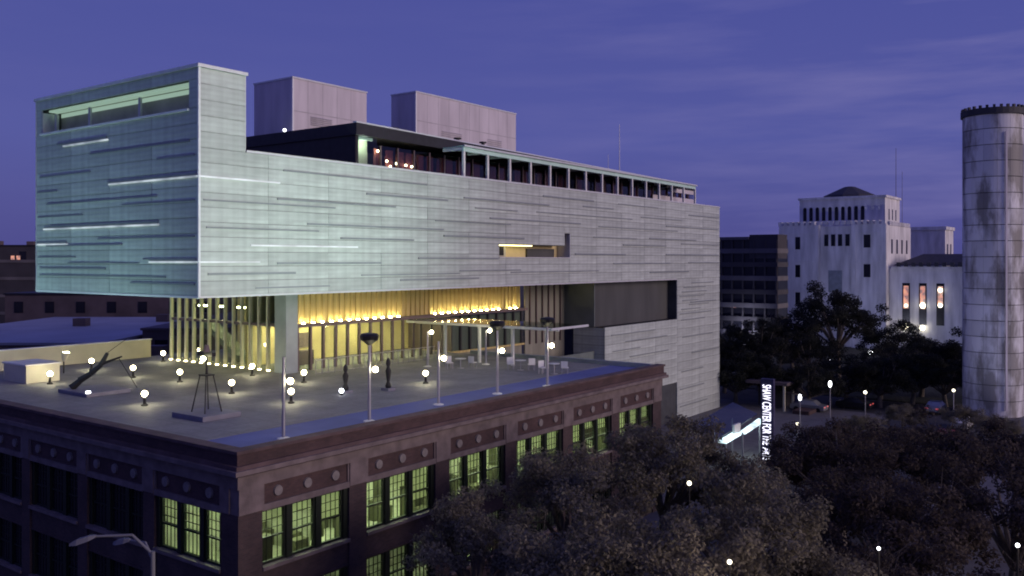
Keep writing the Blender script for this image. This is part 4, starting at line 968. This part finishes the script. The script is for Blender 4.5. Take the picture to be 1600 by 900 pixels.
# cylindrical tower
tw = thing('round_tower', 'tall cylindrical tower of stained pale panels with a dark crown, at the right edge', 'tower', (59.4, 110, 0), 0)
RT = 3.36; NS, NR = 14, 19; zt = 36.9; rh = (zt - .12)/NR
MB().lathe([(RT-.18, 0), (RT-.18, zt)], 28).build('core', M['skin_core'], tw)
def stain_mat():
    m, t, p = nodes('stained_panel'); p.inputs['Roughness'].default_value = 0.55
    co = t.nodes.new('ShaderNodeTexCoord'); oi = t.nodes.new('ShaderNodeObjectInfo')
    mpn = t.nodes.new('ShaderNodeMapping'); mpn.inputs['Scale'].default_value = (.55, .55, .14); t.links.new(co.outputs['Object'], mpn.inputs[0])
    va = t.nodes.new('ShaderNodeVectorMath'); va.operation = 'ADD'; t.links.new(mpn.outputs[0], va.inputs[0]); t.links.new(oi.outputs['Location'], va.inputs[1])
    ge = t.nodes.new('ShaderNodeNewGeometry'); mp2 = t.nodes.new('ShaderNodeMapping'); mp2.inputs['Scale'].default_value = (.42, .42, .13); t.links.new(ge.outputs['Position'], mp2.inputs[0])
    nz = t.nodes.new('ShaderNodeTexNoise'); nz.inputs['Scale'].default_value = 1.0; nz.inputs['Detail'].default_value = 8; nz.inputs['Roughness'].default_value = .6
    t.links.new(mp2.outputs[0], nz.inputs['Vector'])
    rp = t.nodes.new('ShaderNodeValToRGB'); rp.color_ramp.elements[0].position = .43; rp.color_ramp.elements[0].color = (.24, .23, .225, 1)
    rp.color_ramp.elements[1].position = .56; rp.color_ramp.elements[1].color = (.70, .70, .73, 1)
    t.links.new(nz.outputs['Fac'], rp.inputs[0])
    mr = t.nodes.new('ShaderNodeMapRange'); mr.inputs['To Min'].default_value = .78; mr.inputs['To Max'].default_value = 1.1; t.links.new(oi.outputs['Random'], mr.inputs['Value'])
    vm = t.nodes.new('ShaderNodeVectorMath'); vm.operation = 'SCALE'; t.links.new(rp.outputs[0], vm.inputs[0]); t.links.new(mr.outputs[0], vm.inputs['Scale'])
    t.links.new(vm.outputs[0], p.inputs['Base Color']); return m
M['stain'] = stain_mat()
b = MB(); w2 = math.pi/NS*.985
for k in range(4):
    t0, t1 = -w2 + 2*w2*k/4, -w2 + 2*w2*(k+1)/4
    f = lambda t, r, z: (r*math.cos(t), r*math.sin(t), z)
    b.hexa([f(t0, RT-.16, .03), f(t0, RT, .03), f(t1, RT, .03), f(t1, RT-.16, .03)], [f(t0, RT-.16, rh-.05), f(t0, RT, rh-.05), f(t1, RT, rh-.05), f(t1, RT-.16, rh-.05)])
o0 = b.build('wall_panel', M['stain'], tw); pmesh = o0.data; first = True
for r in range(NR):
    for s in range(NS):
        o = o0 if first else inst('wall_panel', pmesh, tw)
        first = False
        o.location = (0, 0, .1 + r*rh); o.rotation_euler.z = 2*math.pi*s/NS + .1
MB().lathe([(RT+.05, zt-.25), (RT+.22, zt-.2), (RT+.22, zt+.55), (RT-.1, zt+.6)], 32).build('crown', M['slate'], tw)
for k in range(28):
    q = 2*math.pi*k/28; MB().box(-.14, .14, -.14, .14, 0, .32).build('crown_tooth', M['slate'], tw, loc=((RT+.02)*math.cos(q), (RT+.02)*math.sin(q), zt+.56)).rotation_euler.z = q
MB().box(-.02, .10, -.10, .10, 1, 34.5).build('downpipe', M['plant'], tw, loc=(-.25, -RT-.18, 0)).rotation_euler.z = math.pi/2
# radio mast
t = thing('radio_mast', 'thin faint radio mast rising behind the pale civic building', 'mast', (.4313*230, 230, 0), 0)
MB().tube((0, 0, 0), (0, 0, 48), .14, .05, 6).build('pole', M['stone'], t); MB().tube((1.6, 0, 0), (1.6, 0, 42), .10, .04, 6).build('pole', M['stone'], t)

# ------------------------------------------------------------------ background, left
def shed(name, label, d0, d1, x0, x1, z, wallm, roofm, cat='building', extra=None):
    t = thing(name, label, cat, ((x0+x1)/2, (d0+d1)/2, 0), 0); cx, cy = (x0+x1)/2, (d0+d1)/2
    MB((cx, cy, 0)).box(x0, x1, d0, d1, 0, z).build('wall', wallm, t)
    MB((cx, cy, 0)).box(x0-.2, x1+.2, d0-.2, d1+.2, z+.002, z+.3).build('roof', roofm, t)
    n = max(2, int((x1-x0)/5))
    for k in range(n):
        xx = x0 + (k+.3)*(x1-x0)/n
        MB((cx, cy, 0)).box(xx, xx+1.6, d0-.06, d0+.05, z-3.2, z-1.2).build('window', M['deadwin'], t)
    for k in range(3):
        xx = x0 + (k+.6)*(x1-x0)/3.5; yy = d0 + (d1-d0)*(.35+.2*k)
        MB((cx, cy, 0)).box(xx, xx+1.8, yy, yy+1.6, z+.303, z+1.4).build('roof_vent', M['shed'], t)
    return t
shed('warehouse', 'low warehouse with a wide bluish flat roof beyond the terrace at left', 102, 148, -76, -47.2, 9.3, M['shed'], M['roofblue'])
shed('workshop', 'dark low workshop directly behind the cream terrace wall at left', 80, 98, -60, -31, 8.6, M['office'], M['dark'])
shed('depot', 'brownish flat roofed depot right of the bluish warehouse roof', 112, 150, -46.5, -36, 10.2, M['shed'], M['shed'])
shed('brick_block', 'dark brick block behind the bluish roof, under the museum overhang', 158, 190, -90, -46, 12.9, M['shed'], M['dark'])
t = shed('dark_block', 'tall dark block with two tiny lit windows at the far left edge', 205, 230, -128, -109, 22.3, M['office'], M['dark'])
for k in range(2): MB().box(k*1.3, k*1.3+.8, 0, .1, 19.2, 20.1).build('lit_window', M['warmwin'], t, loc=(3.2, -12.7, 0))
for k in range(5): MB().box(-9.4, 9.4, -12.62, -12.5, 2.5+k*4, 3.2+k*4).build('floor_band', M['office_band'], t)
shed('far_block', 'far dark flat roofed block hidden mostly behind the museum at left', 235, 260, -108, -60, 12.2, M['office'], M['dark'])

# ------------------------------------------------------------------ trees
def crown_arrays(seed, rx, rz, n, leaf, nc=46, sparse=1.0):
    rng = np.random.default_rng(seed)
    d = rng.normal(size=(nc, 3)); d /= np.linalg.norm(d, axis=1)[:, None]; d[:, 2] = np.abs(d[:, 2])*1.0 - .25*(rng.random(nc) < .4)
    rad = rng.uniform(.5, 1.0, nc)[:, None]; c = d*rad*np.array([rx, rx, rz])
    c[:, :2] *= rng.uniform(.85, 1.15, (nc, 1))
    cs = rng.uniform(.10, .25, nc)*rx
    wgt = cs**2; wgt /= wgt.sum()
    idx = rng.choice(nc, n, p=wgt)
    q = rng.normal(size=(n, 3)); q /= np.linalg.norm(q, axis=1)[:, None]
    rr = rng.uniform(0, 1, (n, 1))**(1/2.2)
    pos = c[idx] + q*rr*cs[idx][:, None]*np.array([1, 1, .75])
    nrm = q*.6 + rng.normal(size=(n, 3))*.6 + np.array([0, 0, .35]); nrm /= np.linalg.norm(nrm, axis=1)[:, None]
    t = np.cross(nrm, rng.normal(size=(n, 3))); t /= np.linalg.norm(t, axis=1)[:, None]; bt = np.cross(nrm, t)
    L = leaf*rng.uniform(.6, 1.3, (n, 1)); Wd = L*rng.uniform(.4, .7, (n, 1))
    v = np.stack([pos - t*L*.5, pos + bt*Wd*.5 + nrm*L*.08, pos + t*L*.5, pos - bt*Wd*.5 + nrm*L*.08], 1).reshape(-1, 3)
    return v, c
def mesh_quads(name, v, m):
    n = len(v)//4; me = bpy.data.meshes.new(name); me.vertices.add(len(v)); me.vertices.foreach_set('co', v.astype(np.float32).ravel())
    me.loops.add(n*4); me.loops.foreach_set('vertex_index', np.arange(n*4, dtype=np.int32)); me.polygons.add(n)
    me.polygons.foreach_set('loop_start', np.arange(0, n*4, 4, dtype=np.int32)); me.update(calc_edges=True); me.materials.append(m); return me
CR = {}
def crown(kind, seed):
    key = (kind, seed)
    if key not in CR:
        if kind == 'brown': v, c = crown_arrays(seed, 1.0, .72, 19000, .042, 62); m = M['leaf_brown']
        elif kind == 'dark': v, c = crown_arrays(seed, 1.0, .75, 17000, .043, 56); m = M['leaf_dark']
        else: v, c = crown_arrays(seed, 1.0, 1.0, 14000, .05, 48); m = M['leaf_green']
        CR[key] = (mesh_quads('crown', v, m), c)
    return CR[key]
def tree(name, label, x, y, top, r, kind, seed, group, rzf=.72):
    t = thing(name, label, 'tree', (x, y, 0), random.uniform(0, 6.28), group)
    me, c = crown(kind, seed); rz = rzf*r if kind != 'green' else rzf*r
    sc = (r, r, r if kind != 'green' else rz)
    zc = top - (sc[2]*(.72 if kind == 'brown' else .75 if kind == 'dark' else 1.0))*1.08
    o = inst('crown', me, t, (0, 0, zc), 0, sc)
    tr = MB(); h0 = max(1.6, zc - .55*r)
    tr.tube((0, 0, -.1), (.05*r, 0, h0), .055*r+.08, .04*r+.05, 9)
    tr.build('trunk', M['bark'], t)
    rg = random.Random(seed)
    for k in range(18):
        q = c[rg.randrange(len(c))]; p1 = Vector((q[0]*sc[0]*.55, q[1]*sc[1]*.55, zc + q[2]*sc[2]*.35 - .1*r)); p2 = Vector((q[0]*sc[0], q[1]*sc[1], zc+q[2]*sc[2]))
        l = MB(); l.tube((.05*r, 0, h0-.05), p1, .028*r+.03, .015*r+.02, 6); l.tube(p1, p2, .015*r+.02, .008, 5)
        for s in range(4):
            e_ = p2 + Vector((rg.uniform(-1, 1), rg.uniform(-1, 1), rg.uniform(.1, 1)))*.28*r; l.tube(p1.lerp(p2, rg.uniform(.4, 1)), e_, .012, .004, 4)
        l.build('limb', M['bark'], t)
    return t
G1 = 'brown leaved street trees in front of the brick building'
tree('street_tree', 'brown leaved tree nearest the brick facade, covering its second lit bay', -1.4, 38.6, 9.0, 3.6, 'brown', 1, G1)
tree('street_tree', 'brown leaved tree under the third and fourth lit bays', 2.9, 43.4, 10.3, 4.1, 'brown', 2, G1)
tree('street_tree', 'tallest brown leaved tree, at the right end of the brick building', 8.3, 47.5, 11.0, 4.4, 'brown', 3, G1)
tree('street_tree', 'brown leaved tree just left of the foot of the pylon sign', 11.6, 45.0, 9.0, 3.6, 'brown', 1, G1)
tree('street_tree', 'large brown leaved tree at the bottom centre of the picture', 3.6, 33.5, 10.0, 4.3, 'brown', 2, G1)
tree('street_tree', 'large brown leaved tree at bottom centre right, below the red lamp', 9.4, 36.2, 10.2, 4.4, 'brown', 3, G1)
tree('street_tree', 'brown leaved tree at the bottom edge, left of centre', -1.6, 31.0, 6.6, 3.3, 'brown', 1, G1)
G2 = 'dark trees across the right hand street'
tree('park_tree', 'dark reddish tree right of the pylon sign', 21.0, 56.5, 9.0, 5.0, 'dark', 11, G2)
tree('park_tree', 'dark tree below the round tower, back row', 29.6, 60.0, 9.1, 5.2, 'dark', 12, G2)
tree('park_tree', 'dark wide tree in the middle of the lower right corner', 18.3, 43.0, 9.3, 4.9, 'dark', 13, G2)
tree('park_tree', 'dark tree against the right edge of the picture, front row', 26.0, 46.5, 9.7, 5.0, 'dark', 11, G2)
tree('park_tree', 'dark low tree at the bottom between the brown trees and the dark wide one', 13.6, 36.8, 7.6, 3.6, 'dark', 12, G2)
tree('park_tree', 'dark low tree at the bottom right corner', 20.0, 36.5, 7.0, 4.2, 'dark', 13, G2)
tree('park_tree', 'dark tree at the right edge behind the front row', 35.5, 60.5, 8.9, 4.8, 'dark', 13, G2)
tree('park_tree', 'dark tree between the street lamps and the front dark trees', 24.5, 70.0, 6.9, 4.6, 'dark', 12, G2)
G3 = 'dark green trees before the pale civic building'
tree('tall_tree', 'tall ragged dark tree standing in front of the pale civic building', 51.3, 140, 17.0, 7.4, 'green', 21, G3, 1.0)
tree('tall_tree', 'dark tree mass at the foot of the dark office block', 36.0, 130, 11.6, 6.0, 'green', 22, G3, .95)
tree('tall_tree', 'dark tree between the office block and the tall ragged tree', 44.5, 133, 9.6, 5.2, 'green', 23, G3, .95)
tree('tall_tree', 'dark rounded tree under the lancet windows of the civic wing', 57.0, 124, 9.6, 6.0, 'green', 22, G3, .9)
tree('tall_tree', 'dark rounded tree next to the round tower', 62.5, 122, 10.2, 6.2, 'green', 23, G3, .9)
tree('tall_tree', 'dark tree close behind the museum corner', 30.5, 128, 10.0, 5.0, 'green', 21, G3, .95)
tree('tall_tree', 'lower dark tree right of the tall ragged tree', 50.5, 122, 7.6, 4.6, 'green', 23, G3, .9)
for i, (u, d, top, rr, lab) in enumerate(((1150, 118, 8.0, 5.0, 'dark low tree right behind the street pavilion'), (1205, 116, 7.6, 4.8, 'dark low tree behind the left cold white lamp'), (1262, 114, 6.8, 4.6, 'dark low tree between the two cold white lamps'),
        (1320, 117, 7.2, 4.8, 'dark low tree right of the tallest cold white lamp'), (1375, 115, 7.4, 4.9, 'dark low tree above the small warm lamp'), (1425, 118, 7.8, 5.0, 'dark low tree left of the warm lamp by the tower'),
        (1478, 116, 7.6, 4.6, 'dark low tree touching the left side of the round tower'), (1240, 150, 11.5, 6.5, 'dark tree partly behind the tall ragged tree on its left'), (1395, 148, 10.5, 6.0, 'dark tree partly behind the tall ragged tree on its right'))):
    tree('tall_tree', lab, (u-800)/1391*d, d, top, rr, 'green', 21+i % 3, G3, .85 if i < 7 else .95)
# clipped shrubs below the tower
G4 = 'greyish shrubs along the far street'
for i, (u, d, top, lab) in enumerate(((1385, 88, 2.8, 'greyish shrub below the far lamps, leftmost'), (1430, 86, 3.0, 'greyish shrub left of the round tower, second along'), (1475, 84, 3.0, 'greyish shrub just left of the round tower'), (1560, 92, 3.2, 'greyish shrub at the foot of the round tower'), (1260, 80, 2.6, 'greyish shrub nearest the pylon sign'), (1310, 84, 2.8, 'greyish shrub below the tallest cold white lamp'), (1345, 94, 2.9, 'greyish shrub behind the others below the warm street lamp'), (1410, 99, 3.2, 'taller greyish shrub behind the row, middle'), (1505, 97, 3.4, 'taller greyish shrub hard against the left side of the round tower'))):
    t = thing('shrub', lab, 'shrub', ((u-800)/1391*d, d, 0), i*1.3, G4)
    me, c = crown('brown', 2); inst('crown', me, t, (0, 0, top-1.9), 0, (2.6, 2.6, 2.6))
    MB().tube((0, 0, -.1), (0, 0, 1.4), .08).build('trunk', M['bark'], t)

# ------------------------------------------------------------------ street lamps
def lamp_post(u, v, d, r, label, m='globe', group='street lamps with round heads', tall=1.0, e=0, ec=(1.0, .78, .55)):
    x = (u-800)/1391*d; z = 19 - (v-407)/1391*d
    t = thing('street_lamp', label, 'street lamp', (x, d, 0), 0, group)
    MB().tube((0, 0, 0), (0, 0, z-r), .06, .04).build('pole', M['pole' if d > 60 else 'black'], t)
    MB().tube((0, 0, 0), (0, 0, .3), .14, .10).build('base', M['black'], t)
    MB().ball((0, 0, z), r*.68, 12, 8, tall).build('lamp_head', M['globe_far' if m == 'globe' else m], t, True)
    if e: lamp('POINT', 'glow', t, (0, -.5, z+r+.3), e, ec, r)
lamp_post(1250, 621, 90, .24, 'cold white street lamp right of the pylon sign', 'globe_cold', tall=2.0)
lamp_post(1297, 600, 95, .26, 'tallest cold white street lamp on a pale pole, far street', 'globe_cold', tall=2.0)
lamp_post(1352, 613, 104, .28, 'small warm street lamp left of the dark shrubs', 'globe')
lamp_post(1490, 610, 103, .24, 'small warm street lamp against the round tower', 'globe')
lamp_post(1360, 551, 150, .55, 'greenish street lamp in the dark trees before the civic building', 'globe_cold')
lamp_post(1077, 755, 43, .16, 'reddish white lamp head among the brown leaves right of centre', 'globe', e=0)
lamp_post(1140, 878, 31.0, .12, 'warm lamp head among the leaves at the bottom centre right', 'globe', e=60)
lamp_post(1590, 852, 36, .12, 'lamp head in the dark leaves at the right edge', 'globe_cold', e=40)
lamp_post(1373, 857, 32, .09, 'small dim lamp head in the dark leaves at lower right', 'globe_cold', e=40)
lamp_post(1246, 662, 84, .20, 'low lamp beneath the cold white lamp right of the pylon sign', 'globe')
# twin arm street lamp at lower left
t = thing('twin_street_lamp', 'unlit grey street lamp with two long arms at the lower left', 'street lamp', (-12.1, 30, 0), 0)
MB().tube((0, 0, 0), (0, 0, 9.2), .12, .07, 10).build('pole', M['lamp_grey'], t)
MB().lathe([(.24, 0), (.24, .4), (.14, .7)], 12).build('base', M['pole'], t)
for (p, q, r_, hd) in (((0, 0, 9.1), (-.7, .0, 9.75), (-1.9, -.05, 9.72), (-2.75, -.1, 9.45)), ((0, 0, 8.9), (-.5, .6, 9.3), (-1.2, 1.0, 9.25), (-1.9, 1.35, 9.05))):
    a_ = MB(); a_.tube(p, q, .05, .045); a_.tube(q, r_, .045, .04); a_.build('arm', M['lamp_grey'], t)
    v0 = Vector(r_); v1 = Vector(hd); dd = (v1-v0).normalized(); sd_ = dd.cross(Vector((0, 0, 1))).normalized(); up = Vector((0, 0, 1))
    hm = MB()
    pr = [(0, .07, .05), (.25, .15, .10), (.7, .17, .11), (1.0, .08, .05)]
    L = (v1-v0).length
    for i in range(3):
        s0, w0, h0 = pr[i]; s1, w1, h1 = pr[i+1]
        c0 = v0 + dd*L*s0; c1 = v0 + dd*L*s1
        hm.hexa([c0-sd_*w0-up*h0*.6, c0+sd_*w0-up*h0*.6, c1+sd_*w1-up*h1*.6, c1-sd_*w1-up*h1*.6], [c0-sd_*w0*.6+up*h0, c0+sd_*w0*.6+up*h0, c1+sd_*w1*.6+up*h1, c1-sd_*w1*.6+up*h1])
    ho = hm.build('lamp_head', M['lamp_grey'], t)

# ------------------------------------------------------------------ cars
CARCOL = [mat('car_silver', (.30, .31, .34), .35, .05, metal=.5), mat('car_black', (.02, .02, .025), .3, .05), mat('car_white', (.6, .6, .6), .35, .05), mat('car_red', (.2, .03, .03), .35, .05)]
M['tyre'] = mat('tyre', (.015, .015, .015), .8); M['tail'] = emit('tail_light', (1, .08, .04), .6)
def car(a, b, rz, ci, label):
    t = thing('parked_car', label, 'car', W(a, b, 0), ROT + rz, 'cars on the far street')
    pr = [(-2.15, .45), (-2.1, .85), (-1.3, .95), (-.75, 1.42), (.65, 1.45), (1.3, 1.0), (2.1, .88), (2.2, .45), (2.1, .28), (-2.1, .28)]
    b_ = MB(); n = len(pr); vs = []
    for yy, k in ((-.86, 1), (.86, 1)):
        for x, z in pr: vs.append((x, yy*(.8 if z > 1.2 else 1), z))
    b_._add(vs, [tuple(range(n)), tuple(range(2*n-1, n-1, -1))] + [(i, n+i, n+(i+1) % n, (i+1) % n) for i in range(n)])
    b_.build('body', CARCOL[ci], t, bevel=.05)
    gb = MB(); gb.hexa([(-1.2, -.80, .98), (1.15, -.80, 1.0), (1.15, .80, 1.0), (-1.2, .80, .98)], [(-.76, -.70, 1.38), (.62, -.70, 1.40), (.62, .70, 1.40), (-.76, .70, 1.38)]); gb.build('glasshouse', M['deadwin'], t)
    for sx in (-1.35, 1.35):
        for sy in (-1, 1): wl = MB(); wl.tube((sx, sy*.70, .32), (sx, sy*.89, .32), .32, .32, 14); wl.build('wheel', M['tyre'], t)
    for sy in (-.6, .6):
        MB().box(-2.18, -2.12, sy-.15, sy+.15, .68, .82).build('tail_light', M['tail'], t); MB().box(2.12, 2.17, sy-.15, sy+.15, .62, .76).build('headlight', M['white'], t)
for args in ((89.5, 5.5, 1.57, 0, 'silver car right of the pylon sign on the far street'), (95.0, 1.5, 1.57, 1, 'black car on the far street beside the tallest lamp'),
             (98.0, -7.5, 0, 0, 'silver car on the far road left of the shrubs'), (88.5, -12.2, 3.14, 2, 'white car by the shrubs in front of the round tower'), (78.0, -12.4, 3.14, 3, 'dark red car behind the dark trees below the tower')):
    car(*args)
